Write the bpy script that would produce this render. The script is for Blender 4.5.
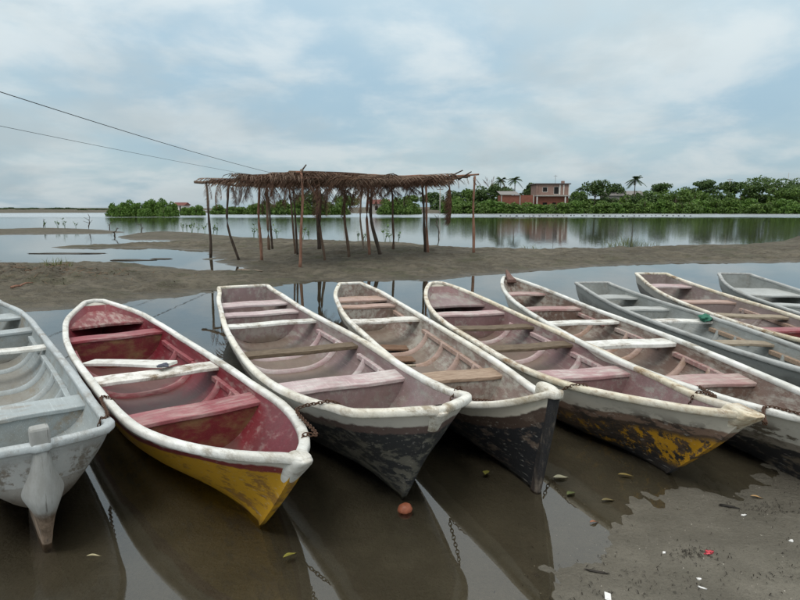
import bpy, bmesh, math, random
import numpy as np
from mathutils import Vector, Matrix

for o in list(bpy.data.objects): bpy.data.objects.remove(o)
scene = bpy.context.scene
COL = scene.collection
R = math.radians
rng = random.Random(7)
nrg = np.random.default_rng(7)

# ------------------------------------------------------------------ camera
CAM_H, FPX, PITCH = 1.7, 600.0, math.atan(93.5 / 600)
cam = bpy.data.objects.new('camera', bpy.data.cameras.new('camera'))
COL.objects.link(cam)
cam.location = (0, 0, CAM_H)
cam.rotation_euler = (R(90) - PITCH, 0, 0)
cam.data.sensor_width = 36; cam.data.lens = 27.0
cam.data.clip_start = 0.05; cam.data.clip_end = 20000
scene.camera = cam

# ------------------------------------------------------------------ light
SUN_EL, SUN_AZ = R(58), R(205)          # behind-left of the camera, veiled by cloud
world = bpy.data.worlds.new('World'); scene.world = world; world.use_nodes = True
wn = world.node_tree; wn.nodes.clear()
def wnode(t, **k):
    n = wn.nodes.new(t)
    for a, b in k.items(): setattr(n, a, b)
    return n
def wmath(op, a, b=None, c=None, clamp=False):
    n = wnode('ShaderNodeMath', operation=op, use_clamp=clamp)
    for i, v in enumerate((a, b, c)):
        if v is None: continue
        if isinstance(v, (int, float)): n.inputs[i].default_value = v
        else: wn.links.new(v, n.inputs[i])
    return n.outputs[0]
def wmix(f, a, b):
    n = wnode('ShaderNodeMix', data_type='RGBA')
    for i, v in ((0, f), (6, a), (7, b)):
        if isinstance(v, (int, float)): n.inputs[i].default_value = v
        elif isinstance(v, tuple): n.inputs[i].default_value = (*v, 1)
        else: wn.links.new(v, n.inputs[i])
    return n.outputs[2]
wtc = wnode('ShaderNodeTexCoord'); wsep = wnode('ShaderNodeSeparateXYZ')
wn.links.new(wtc.outputs['Generated'], wsep.inputs[0])
zc = wmath('MAXIMUM', wsep.outputs[2], 0.0)
inv = wmath('DIVIDE', 1.0, wmath('ADD', zc, 0.26))
wcomb = wnode('ShaderNodeCombineXYZ')
wn.links.new(wmath('MULTIPLY', wsep.outputs[0], inv), wcomb.inputs[0])
wn.links.new(wmath('MULTIPLY', wsep.outputs[1], inv), wcomb.inputs[1])
def wnoise(scale, detail, rough, off, dist=0.0):
    mp = wnode('ShaderNodeMapping'); mp.inputs['Location'].default_value = off
    wn.links.new(wcomb.outputs[0], mp.inputs[0])
    n = wnode('ShaderNodeTexNoise'); n.inputs['Scale'].default_value = scale
    n.inputs['Detail'].default_value = detail; n.inputs['Roughness'].default_value = rough
    n.inputs['Distortion'].default_value = dist
    wn.links.new(mp.outputs[0], n.inputs['Vector']); return n.outputs[0]
def wramp(f, p0, p1):
    n = wnode('ShaderNodeMapRange', interpolation_type='SMOOTHSTEP')
    wn.links.new(f, n.inputs[0]); n.inputs[1].default_value = p0; n.inputs[2].default_value = p1
    return n.outputs[0]
sky = wnode('ShaderNodeTexSky', sky_type='NISHITA')
sky.sun_disc = False; sky.sun_elevation = SUN_EL; sky.sun_rotation = SUN_AZ
sky.air_density = 1.0; sky.dust_density = 1.5
broad = wramp(wnoise(0.95, 4, .5, (3.1, 1.7, 0), .2), .34, .66)
puff = wramp(wnoise(1.9, 10, .55, (8.4, 2.2, 0), .25), .40, .64)
dark = wramp(wnoise(1.35, 7, .55, (1.3, 9.2, 0), .25), .44, .70)
veil = wmix(broad, (3.95, 5.65, 6.75), (5.15, 6.6, 7.2))
veil = wmix(0.15, veil, sky.outputs[0])
veil = wmix(wmath('MULTIPLY', puff, .60), veil, (7.6, 8.05, 8.05))
veil = wmix(wmath('MULTIPLY', dark, .62), veil, (4.75, 5.5, 5.8))
veil = wmix(wramp(zc, .15, .85), veil, (7.6, 7.65, 7.4))
rise = wmath('ADD', .86, wmath('MULTIPLY', zc, 1.1))
vm = wnode('ShaderNodeVectorMath', operation='SCALE')
wn.links.new(veil, vm.inputs[0]); wn.links.new(rise, vm.inputs['Scale'])
bg = wnode('ShaderNodeBackground'); bg.inputs['Strength'].default_value = 0.1
wn.links.new(vm.outputs[0], bg.inputs[0])
wo = wnode('ShaderNodeOutputWorld'); wn.links.new(bg.outputs[0], wo.inputs[0])

sl = bpy.data.lights.new('sun', 'SUN'); sl.energy = 1.1; sl.angle = R(22); sl.color = (1, .965, .92)
sun = bpy.data.objects.new('sun', sl); COL.objects.link(sun)
sd = Vector((math.sin(SUN_AZ) * math.cos(SUN_EL), math.cos(SUN_AZ) * math.cos(SUN_EL), math.sin(SUN_EL)))
sun.rotation_euler = sd.to_track_quat('Z', 'Y').to_euler()

scene.view_settings.view_transform = 'Standard'; scene.view_settings.look = 'None'
scene.view_settings.exposure = 0.0; scene.view_settings.gamma = 1.0
scene.view_settings.use_curve_mapping = False

# ------------------------------------------------------------------ helpers
CP, SP = math.cos(PITCH), math.sin(PITCH)
def at(px, py, z=0.0):
    """ground position (x, y) of a photo point (800x600) at height z"""
    a = (px - 400) / FPX; b = -(py - 300) / FPX
    t = (z - CAM_H) / (-SP + b * CP)
    return a * t, (CP + b * SP) * t
def at_depth(px, py, y):
    """world point of a photo point at forward distance y"""
    a = (px - 400) / FPX; b = -(py - 300) / FPX
    t = y / (CP + b * SP)
    return a * t, y, CAM_H + (-SP + b * CP) * t

def tag(o, label=None, cat=None, group=None, kind=None):
    if label: o['label'] = label
    if cat: o['category'] = cat
    if group: o['group'] = group
    if kind: o['kind'] = kind
    return o
def empty(name, loc=(0, 0, 0), rz=0.0):
    o = bpy.data.objects.new(name, None); COL.objects.link(o)
    o.location = loc; o.rotation_euler = (0, 0, rz); o.empty_display_size = .1
    return o
def link(name, me, mat=None, parent=None):
    o = bpy.data.objects.new(name, me); COL.objects.link(o)
    if mat is not None and not me.materials: me.materials.append(mat)
    if parent is not None: o.parent = parent
    return o
class MB:
    def __init__(s): s.v = []; s.f = []; s.uv = None
    def add(s, vs, fs):
        b = len(s.v); s.v += [tuple(p) for p in vs]; s.f += [tuple(i + b for i in f) for f in fs]
    def box(s, c, d, rz=0.0, tilt=0.0):
        m = Matrix.Translation(c) @ Matrix.Rotation(rz, 4, 'Z') @ Matrix.Rotation(tilt, 4, 'Y')
        vs = [m @ Vector((x * d[0] / 2, y * d[1] / 2, z * d[2] / 2)) for x in (-1, 1) for y in (-1, 1) for z in (-1, 1)]
        s.add(vs, [(0, 1, 3, 2), (4, 6, 7, 5), (0, 4, 5, 1), (2, 3, 7, 6), (0, 2, 6, 4), (1, 5, 7, 3)])
    def tube(s, pts, rad, n=7, cap=True):
        pts = [Vector(p) for p in pts]; m = len(pts)
        if not hasattr(rad, '__len__'): rad = [rad] * m
        vs = []; fs = []; up = Vector((0, 0, 1))
        for i in range(m):
            tg = (pts[min(i + 1, m - 1)] - pts[max(i - 1, 0)]).normalized()
            a = tg.cross(up)
            if a.length < 1e-3: a = tg.cross(Vector((1, 0, 0)))
            a.normalize(); b = tg.cross(a)
            for k in range(n):
                q = 2 * math.pi * k / n
                vs.append(pts[i] + (a * math.cos(q) + b * math.sin(q)) * rad[i])
        for i in range(m - 1):
            for k in range(n):
                k2 = (k + 1) % n
                fs.append((i * n + k, i * n + k2, (i + 1) * n + k2, (i + 1) * n + k))
        if cap: fs += [tuple(range(n))[::-1], tuple((m - 1) * n + k for k in range(n))]
        s.add(vs, fs)
    def mesh(s, name, smooth=False, fixn=True):
        me = bpy.data.meshes.new(name); me.from_pydata(s.v, [], s.f); me.update()
        if fixn:
            bm = bmesh.new(); bm.from_mesh(me); bmesh.ops.recalc_face_normals(bm, faces=bm.faces); bm.to_mesh(me); bm.free()
        if smooth: me.polygons.foreach_set('use_smooth', [True] * len(me.polygons))
        return me
    def build(s, name, mat, parent=None, smooth=False, bevel=0.0, fixn=True):
        o = link(name, s.mesh(name, smooth, fixn), mat, parent)
        if bevel:
            m = o.modifiers.new('bevel', 'BEVEL'); m.width = bevel; m.segments = 2; m.limit_method = 'ANGLE'; m.angle_limit = R(40)
        return o

def vnoise(x, y, seed=0):
    """vectorised value noise"""
    xi = np.floor(x).astype(np.int64); yi = np.floor(y).astype(np.int64)
    fx = x - xi; fy = y - yi; fx = fx * fx * (3 - 2 * fx); fy = fy * fy * (3 - 2 * fy)
    def h(a, b):
        n = (a * 374761393 + b * 668265263 + seed * 982451653) & 0x7fffffff
        n = ((n ^ (n >> 13)) * 1274126177) & 0x7fffffff
        return ((n ^ (n >> 16)) & 0xffff) / 65535.0
    return (h(xi, yi) * (1 - fx) + h(xi + 1, yi) * fx) * (1 - fy) + (h(xi, yi + 1) * (1 - fx) + h(xi + 1, yi + 1) * fx) * fy
def fbm(x, y, oct=4, seed=0):
    s = 0; a = .5; f = 1.0
    for k in range(oct): s = s + a * (vnoise(x * f, y * f, seed + k) - .5); a *= .5; f *= 2.03
    return s

# ------------------------------------------------------------------ materials
class NT:
    def __init__(s, name):
        s.m = bpy.data.materials.new(name); s.m.use_nodes = True; s.t = s.m.node_tree
        s.b = s.t.nodes['Principled BSDF']; s.out = s.t.nodes['Material Output']
        s.tc = s.n('ShaderNodeTexCoord'); s.obj = s.tc.outputs['Object']
    def n(s, typ, **k):
        x = s.t.nodes.new(typ)
        for a, b in k.items(): setattr(x, a, b)
        return x
    def put(s, v, sock):
        if v is None: return
        if isinstance(v, (int, float)): sock.default_value = v
        elif isinstance(v, tuple): sock.default_value = (*v, 1) if len(sock.default_value) == 4 and len(v) == 3 else v
        else: s.t.links.new(v, sock)
    def math(s, op, a, b=None, c=None, clamp=False):
        x = s.n('ShaderNodeMath', operation=op, use_clamp=clamp)
        for i, v in enumerate((a, b, c)): s.put(v, x.inputs[i])
        return x.outputs[0]
    def mix(s, f, a, b, mode='MIX'):
        x = s.n('ShaderNodeMix', data_type='RGBA', blend_type=mode)
        s.put(f, x.inputs[0]); s.put(a, x.inputs[6]); s.put(b, x.inputs[7]); return x.outputs[2]
    def noise(s, scale, detail=4, rough=.55, vec=None, stretch=None, off=(0, 0, 0), dist=0.0):
        v = vec if vec is not None else s.obj
        mp = s.n('ShaderNodeMapping'); mp.inputs['Scale'].default_value = stretch or (1, 1, 1); mp.inputs['Location'].default_value = off
        s.t.links.new(v, mp.inputs[0])
        x = s.n('ShaderNodeTexNoise'); x.inputs['Scale'].default_value = scale; x.inputs['Detail'].default_value = detail
        x.inputs['Roughness'].default_value = rough; x.inputs['Distortion'].default_value = dist
        s.t.links.new(mp.outputs[0], x.inputs['Vector']); return x.outputs[0]
    def step(s, f, a, b):
        x = s.n('ShaderNodeMapRange', interpolation_type='SMOOTHSTEP'); s.put(f, x.inputs[0])
        x.inputs[1].default_value = a; x.inputs[2].default_value = b; return x.outputs[0]
    def bump(s, h, strength=.3, dist=.01):
        x = s.n('ShaderNodeBump'); x.inputs['Strength'].default_value = strength; x.inputs['Distance'].default_value = dist
        s.put(h, x.inputs['Height']); s.put(x.outputs[0], s.b.inputs['Normal']); return x.outputs[0]
    def fin(s, col=None, rough=.6, spec=None):
        s.put(col, s.b.inputs['Base Color']); s.put(rough, s.b.inputs['Roughness'])
        if spec is not None: s.b.inputs['Specular IOR Level'].default_value = spec
        return s.m
def srgb(r, g, b):
    f = lambda c: (c / 255 / 12.92) if c <= 10 else ((c / 255 + .055) / 1.055) ** 2.4
    return (f(r), f(g), f(b))

def paint(name, col, worn, wear=.45, col2=None, scale=2.2, rough=.55, dirt=(.09, .075, .055), dirty=.45, streak=(1, 6, 6), off=0.0, sharp=.085, floor=None):
    """sun-bleached, scraped boat paint: broad fading, flaked-off patches, scratches and grime"""
    t = NT(name); o = (off, off * 1.7, off * .6)
    fade = t.step(t.noise(scale * .6, 3, .5, off=o), .35, .65)
    c = t.mix(fade, col, col2 or tuple(x * .8 for x in col))
    flake = t.noise(scale * 2.6, 9, .68, stretch=streak, off=o)
    patch = t.noise(scale * .9, 5, .6, off=(o[0] + 4, o[1], o[2]))
    f = t.math('ADD', t.math('MULTIPLY', flake, .55), t.math('MULTIPLY', patch, .45))
    thr = .66 - .27 * wear
    fm = t.step(f, thr - sharp, thr + sharp)
    c = t.mix(fm, c, worn)
    scr = t.noise(scale * 9, 4, .6, stretch=(.22, 9, 9), off=o)
    c = t.mix(t.math('MULTIPLY', t.step(scr, .58, .66), .42), c, tuple(min(1, x * 1.5 + .08) for x in col))
    gm = t.math('MULTIPLY', t.step(t.noise(scale * 1.7, 7, .62, off=(o[0], o[1] + 7, o[2])), .44, .72), dirty)
    c = t.mix(gm, c, dirt)
    spk = t.math('MULTIPLY', t.step(t.noise(scale * 22, 6, .7, off=o), .60, .68), .45)
    c = t.mix(spk, c, dirt)
    if floor:                                   # mud and leaf dust settled on the boat's floor
        sp = t.n('ShaderNodeSeparateXYZ'); t.put(t.obj, sp.inputs[0])
        zf = t.math('ADD', sp.outputs[2], t.math('MULTIPLY', t.math('SUBTRACT', t.noise(3.5, 7, .65, off=o), .5), .30))
        c = t.mix(t.math('MULTIPLY', t.step(zf, .15, .05), .80), c, floor)
    gr = t.n('ShaderNodeHueSaturation'); t.put(c, gr.inputs['Color']); t.put(t.math('ADD', .70, t.math('MULTIPLY', t.noise(scale * 5.5, 10, .75, stretch=(.5, 1.4, 1.4), off=(o[0] + 2, o[1] + 3, o[2])), .60)), gr.inputs['Value']); c = gr.outputs[0]
    t.bump(t.math('ADD', t.math('MULTIPLY', fm, -.6), t.noise(scale * 9, 4, .6)), .35, .004)
    return t.fin(c, t.math('ADD', rough, t.math('MULTIPLY', fm, .2)), .35)

def hull_paint(name, bands, worn, wear=.5, grime=(.05, .042, .03), patch=None, off=0.0, grime_h=.28, rough=.5):
    """outer skin: bands counted down from the gunwale (v = 1 at the rim), scraped and stained"""
    t = NT(name); o = (off, off, off)
    uv = t.n('ShaderNodeUVMap', uv_map='uv'); sp = t.n('ShaderNodeSeparateXYZ'); t.put(uv.outputs[0], sp.inputs[0])
    wob = t.math('MULTIPLY', t.math('SUBTRACT', t.noise(3.0, 5, .6, off=o), .5), .16)
    v = t.math('ADD', sp.outputs[1], wob)
    c = bands[0][1]
    for (vm, col) in bands[1:]:
        c = t.mix(t.step(v, vm + .012, vm - .012), c, col)
    shade = t.noise(1.6, 5, .6, off=o)
    hs = t.n('ShaderNodeHueSaturation'); t.put(c, hs.inputs['Color'])
    t.put(t.math('ADD', .72, t.math('MULTIPLY', shade, .55)), hs.inputs['Value']); c = hs.outputs[0]
    fl = t.math('ADD', t.math('MULTIPLY', t.noise(6, 9, .7, stretch=(1, 3, 3), off=o), .6), t.math('MULTIPLY', t.noise(2.0, 4, .6, off=(off + 3, 0, off)), .4))
    thr = .645 - .24 * wear
    fm = t.step(fl, thr - .035, thr + .035)
    low = t.step(v, .93, .72)
    c = t.mix(t.math('MULTIPLY', fm, low), c, worn)
    if patch:                                   # an old coat still showing near the bow
        pc, u0, u1, v0, v1 = patch
        m = t.math('MULTIPLY', t.step(sp.outputs[0], u1 + .9, u1 - .25), t.step(v, v0 - .06, v0 + .06))
        m = t.math('MULTIPLY', m, t.step(v, v1 + .05, v1 - .05))
        m = t.math('MULTIPLY', m, t.step(t.math('ADD', t.noise(9, 10, .78, off=(off + 9, 0, 0)), t.math('MULTIPLY', t.step(sp.outputs[0], u1, u0), .07)), .52, .56))
        c = t.mix(m, c, pc)
    scr = t.math('MULTIPLY', t.step(t.noise(16, 3, .5, stretch=(.3, 4, 4), off=o), .62, .70), .4)
    c = t.mix(scr, c, (.42, .40, .36))
    g = t.math('MULTIPLY', t.step(t.math('ADD', v, t.math('MULTIPLY', t.noise(5, 6, .65, off=o), .25)), grime_h + .22, grime_h), .8)
    c = t.mix(g, c, grime)
    t.bump(t.math('ADD', t.math('MULTIPLY', fm, -.5), t.noise(14, 5, .65, off=o)), .4, .006)
    return t.fin(c, rough, .4)

def wood(name, a, b, rough=.8, scale=1.0, off=0.0, grain=(2, 14, 14)):
    t = NT(name); o = (off, off, off)
    g = t.noise(5 * scale, 7, .65, stretch=grain, off=o, dist=.4)
    c = t.mix(t.step(g, .3, .7), a, b)
    k = t.step(t.noise(11 * scale, 4, .6, stretch=grain, off=(off + 5, 0, 0)), .6, .72)
    c = t.mix(t.math('MULTIPLY', k, .6), c, tuple(x * .35 for x in a))
    t.bump(g, .5, .006)
    return t.fin(c, rough, .25)
def leafmat(name, a, b, trans=.25, rough=.55):
    t = NT(name); g = t.n('ShaderNodeNewGeometry')
    c = t.mix(g.outputs['Random Per Island'], a, b)
    c = t.mix(t.math('MULTIPLY', t.step(t.noise(.8, 3, .5), .4, .65), .5), c, tuple(x * .65 for x in a))
    tr = t.n('ShaderNodeBsdfTranslucent'); t.put(c, tr.inputs[0])
    mx = t.n('ShaderNodeMixShader'); mx.inputs[0].default_value = trans
    t.fin(c, rough, .3)
    t.t.links.new(t.b.outputs[0], mx.inputs[1]); t.t.links.new(tr.outputs[0], mx.inputs[2]); t.t.links.new(mx.outputs[0], t.out.inputs[0])
    return t.m
def plain(name, col, rough=.6, var=.25, scale=20, spec=.3):
    t = NT(name); n = t.noise(scale, 5, .6)
    c = t.mix(n, tuple(x * (1 - var) for x in col), tuple(min(1, x * (1 + var)) for x in col))
    t.bump(n, .3, .003)
    return t.fin(c, rough, spec)

# ------------------------------------------------------------------ ground and water
MAIN = [(-420, 322), (0, 313), (60, 309), (110, 305), (170, 298.5), (240, 290), (300, 283.5), (360, 282), (420, 281), (500, 274), (560, 269), (600, 266), (640, 264.5), (700, 263), (800, 262), (950, 262), (1300, 262),
        (1300, 240), (950, 241.5), (800, 243), (740, 244.5), (700, 246), (650, 247), (600, 249), (520, 250.3), (470, 249), (420, 244.5), (380, 243), (330, 241), (290, 239.5), (250, 238), (220, 235), (200, 233), (160, 231), (135, 233.5), (118, 236.5),
        (124, 239), (130, 240.6), (150, 240), (172, 241), (168, 242.6), (135, 242.8), (112, 245), (52, 247.2), (60, 248.4), (124, 248), (160, 248.6), (200, 251), (214, 256), (206, 259.5), (225, 263.5), (244, 268), (236, 271), (200, 270), (160, 266.5), (130, 263.5), (100, 262), (50, 263), (0, 264), (-420, 268)]
BAR = [(-420, 229), (0, 229), (40, 228), (70, 228.3), (100, 229.6), (128, 232), (110, 233.8), (60, 234.2), (0, 235.2), (-420, 238)]
def world_poly(p): return np.array([at(*q) for q in p])
LAND = [  # polygon (world x, y), crest height, rise length, bed depth
    (world_poly(MAIN), .24, 2.6, .22), (world_poly(BAR), .10, 1.5, .22),
    (np.array([(-900, 152), (-150, 152), (-104, 158), (-86, 172), (-92, 420), (-900, 420)]), 1.0, 30, .5),
    (np.array([(-62, 166), (-30, 158), (0, 152), (60, 151), (160, 148), (420, 140), (900, 200), (900, 900), (-62, 900)]), .9, 8, .5),
    (np.array([(.55, 1.7), (.68, 2.30), (.84, 2.60), (1.12, 2.86), (1.40, 3.06), (1.68, 3.24), (1.98, 3.24), (2.25, 3.46), (2.75, 3.78), (3.6, 4.1), (5.2, 4.3), (9, 3.8), (16, 2), (16, -9), (-2, -9), (-.4, .4)]), .13, 3.8, .12)]
def sdf(P, poly):
    x, y = P[:, 0], P[:, 1]; d = np.full(len(P), 1e18); ins = np.zeros(len(P), bool)
    n = len(poly)
    for i in range(n):
        a = poly[i]; b = poly[(i + 1) % n]; e = b - a
        wx, wy = x - a[0], y - a[1]
        t = np.clip((wx * e[0] + wy * e[1]) / (e @ e), 0, 1)
        d = np.minimum(d, (wx - e[0] * t) ** 2 + (wy - e[1] * t) ** 2)
        c = (a[1] <= y) != (b[1] <= y)
        with np.errstate(divide='ignore', invalid='ignore'):
            xc = a[0] + (y - a[1]) * e[0] / (e[1] if e[1] else 1e-12)
        ins ^= c & (x < xc)
    return np.where(ins, 1, -1) * np.sqrt(d)
def terrain(P):
    P = np.asarray(P, float).reshape(-1, 2); x, y = P[:, 0], P[:, 1]
    far = np.clip((np.hypot(x, y) - 30) / 60, 0, 1)
    h = np.full(len(P), -9.0)
    for k, (poly, A, Lr, D) in enumerate(LAND):
        s = sdf(P, poly)
        wob = fbm(x * .9, y * .9, 4, 11) * (.55 if k < 2 else .30 if k == 4 else 3.0)
        if k == 0: wob = wob * np.clip(1 - np.abs(y - 17) / 60, .3, 1)
        s = s + wob
        hh = np.where(s > 0, A * (1 - np.exp(-s / Lr)), -D * (1 - np.exp(s / (Lr * (.7 if k != 4 else .9)))))
        h = np.maximum(h, hh)
    lump = fbm(x * .55, y * .55, 3, 31) * .12 + fbm(x * 2.2, y * 2.2, 3, 5) * .09 + fbm(x * 7, y * 7, 3, 17) * .022
    near = np.clip((y - 6) / 5, .36, 1)
    up = np.clip((h + .03) / .10, .10, 1)
    h = h + lump * near * up * (1 - .6 * far)
    h = h + np.where(y < 6, (fbm(x * 5, y * 5, 4, 77) * .018 + fbm(x * 19, y * 19, 3, 78) * .010) * np.clip((h + .07) / .06, 0, 1), 0)
    spit = np.clip((y - 9.5) / 2, 0, 1) * np.clip((34 - y) / 6, 0, 1) * up
    rid = np.abs(fbm(x * 1.1 + 5, y * 1.5, 4, 51)) * -.34 + np.abs(fbm(x * 3.1, y * 3.6, 3, 52)) * -.16 + .055
    h = h + rid * spit
    # swash ridges and old footprints on the spit
    h = h + np.where((y > 11) & (y < 30), .022 * np.sin(y * 5.2 + 3 * fbm(x * .4, y * .4, 3, 3) * 6), 0) * up * .6
    heap = np.exp(-((x + 8.3) ** 2 / 3.5 + (y - 13.2) ** 2 / 1.0)) * .16
    heap2 = np.exp(-((x - 18.9) ** 2 / 1.6 + (y - 27.2) ** 2 / 1.2)) * .32
    heap3 = np.exp(-((x + .2) ** 2 / 14 + (y - 21) ** 2 / 3)) * .10
    return h + (heap + heap2) * (1 + 3 * fbm(x * 3, y * 3, 3, 8)) + heap3
def gz(x, y): return float(terrain([(x, y)])[0])

def build_ground():
    cx, cy = 0.0, -3.0
    rr = np.concatenate([np.geomspace(2.0, 12.5, 200), np.linspace(12.5, 32, 230)[1:], np.geomspace(32, 7000, 240)[1:]])
    a1 = np.linspace(-62, 62, 470); a2 = np.linspace(62, 298, 60)[1:-1]
    an = np.radians(np.concatenate([a1, a2])); n, m = len(rr), len(an)
    X = cx + rr[:, None] * np.sin(an)[None]; Y = cy + rr[:, None] * np.cos(an)[None]
    P = np.stack([X.ravel(), Y.ravel()], -1)
    Z = terrain(P)
    V = np.concatenate([np.column_stack([P, Z]), [[cx, cy, gz(cx, cy)]]])
    i = np.arange(n - 1)[:, None]; j = np.arange(m)[None]; j2 = (j + 1) % m
    F = np.stack([(i * m + j), (i * m + j2), ((i + 1) * m + j2), ((i + 1) * m + j)], -1).reshape(-1, 4)[:, ::-1]
    faces = F.tolist() + [[j, (j + 1) % m, n * m][::-1] for j in range(m)]
    me = bpy.data.meshes.new('ground'); me.from_pydata(V.tolist(), [], faces); me.update()
    me.polygons.foreach_set('use_smooth', [True] * len(me.polygons))
    t = NT('mud_and_sand'); pos = t.n('ShaderNodeNewGeometry').outputs['Position']
    sp = t.n('ShaderNodeSeparateXYZ'); t.put(pos, sp.inputs[0])
    big = t.noise(.35, 6, .6, vec=pos); mid = t.noise(2.3, 8, .62, vec=pos); fine = t.noise(24, 6, .7, vec=pos)
    drag = t.noise(1.1, 8, .65, vec=pos, stretch=(.35, 1.6, 1), dist=.6)
    c = t.mix(t.step(big, .35, .65), (.112, .097, .070), (.064, .056, .040))
    c = t.mix(t.math('MULTIPLY', t.step(mid, .42, .66), .75), c, (.150, .131, .098))
    c = t.mix(t.math('MULTIPLY', t.step(drag, .52, .66), .70), c, (.060, .050, .036))
    c = t.mix(t.math('MULTIPLY', t.step(t.noise(.8, 7, .62, vec=pos, off=(7, 3, 0)), .52, .62), .65), c, (.064, .066, .036))
    c = t.mix(t.math('MULTIPLY', t.step(fine, .58, .70), .55), c, (.045, .038, .028))
    c = t.mix(t.math('MULTIPLY', t.step(t.noise(75, 2, .5, vec=pos), .70, .76), .45), c, (.34, .31, .26))
    c = t.mix(t.math('MULTIPLY', t.step(t.noise(6.5, 8, .72, vec=pos, stretch=(.6, 1, 1), off=(3, 0, 0)), .47, .60), .70), c, (.046, .040, .029))
    c = t.mix(t.math('MULTIPLY', t.step(t.noise(48, 5, .7, vec=pos), .50, .62), .40), c, (.21, .19, .15))
    silt = t.math('MULTIPLY', t.step(sp.outputs[1], 8.5, 5.0), .70)
    c = t.mix(silt, c, t.mix(t.step(mid, .35, .65), (.190, .176, .142), (.250, .232, .190)))
    c = t.mix(t.math('MULTIPLY', t.step(t.noise(95, 4, .65, vec=pos), .54, .64), .35), c, (.055, .047, .036))
    wetf = t.math('ADD', sp.outputs[2], t.math('MULTIPLY', t.math('SUBTRACT', mid, .5), .07))
    wet = t.step(wetf, .055, .0)
    c = t.mix(t.math('MULTIPLY', wet, .32), c, (.060, .052, .038))
    rough = t.math('SUBTRACT', .92, t.math('MULTIPLY', wet, .42))
    h = t.math('ADD', t.math('MULTIPLY', mid, .8), t.math('ADD', t.math('MULTIPLY', fine, .45), t.math('MULTIPLY', t.noise(60, 5, .7, vec=pos), .22)))
    t.bump(h, 1.0, .05)
    t.fin(c, rough, .3)
    o = link('ground', me, t.m); tag(o, 'grey-brown mud and sand of the lagoon shore and spit', None, None, 'structure')
build_ground()

def build_water():
    t = NT('shallow_lagoon_water'); pos = t.n('ShaderNodeNewGeometry').outputs['Position']
    sp = t.n('ShaderNodeSeparateXYZ'); t.put(pos, sp.inputs[0])
    small = t.noise(3.2, 3, .5, vec=pos, stretch=(1, .7, 1)); tiny = t.noise(16, 2, .5, vec=pos)
    wide = t.noise(.35, 2, .5, vec=pos, stretch=(.4, 1, 1))
    dist = sp.outputs[1]
    far = t.step(dist, 14, 60)
    breeze = t.math('MULTIPLY', t.step(t.math('ADD', dist, t.math('MULTIPLY', wide, 26)), 96, 120), t.step(dist, 170, 150))
    amp = t.math('ADD', .018, t.math('MULTIPLY', far, .38))
    amp = t.math('ADD', amp, t.math('MULTIPLY', breeze, 1.6))
    hgt = t.math('MULTIPLY', t.math('ADD', small, t.math('MULTIPLY', tiny, .12)), amp)
    bp = t.n('ShaderNodeBump'); bp.inputs['Strength'].default_value = 1.0; bp.inputs['Distance'].default_value = .02
    t.put(hgt, bp.inputs['Height'])
    fr = t.n('ShaderNodeFresnel'); fr.inputs['IOR'].default_value = 1.68; t.put(bp.outputs[0], fr.inputs['Normal'])
    gl = t.n('ShaderNodeBsdfGlossy'); t.put((.96, .97, .98), gl.inputs['Color']); t.put(bp.outputs[0], gl.inputs['Normal'])
    t.put(t.math('ADD', .012, t.math('MULTIPLY', breeze, .22)), gl.inputs['Roughness'])
    tr = t.n('ShaderNodeBsdfTransparent'); t.put((.90, .875, .79), tr.inputs['Color'])
    mx = t.n('ShaderNodeMixShader'); t.put(fr.outputs[0], mx.inputs[0])
    t.t.links.new(tr.outputs[0], mx.inputs[1]); t.t.links.new(gl.outputs[0], mx.inputs[2]); t.t.links.new(mx.outputs[0], t.out.inputs[0])
    m = MB(); S = 7000
    m.add([(-S, -40, 0), (S, -40, 0), (S, S, 0), (-S, S, 0)], [(0, 1, 2, 3)])
    o = m.build('water', t.m, fixn=False); tag(o, 'calm shallow lagoon water mirroring boats and cloudy sky', None, None, 'structure')
build_water()

# ------------------------------------------------------------------ boats
TT = np.array([0, .015, .04, .10, .2, .35, .5, .65, .8, .9, .96, 1.0])
def cub(v, t):
    t = np.clip(t, 0, 1); m = np.gradient(v, TT); i = np.clip(np.searchsorted(TT, t) - 1, 0, len(TT) - 2)
    h = TT[i + 1] - TT[i]; q = (t - TT[i]) / h
    return (2*q**3 - 3*q**2 + 1) * v[i] + (q**3 - 2*q**2 + q) * h * m[i] + (-2*q**3 + 3*q**2) * v[i+1] + (q**3 - q**2) * h * m[i+1]

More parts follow.
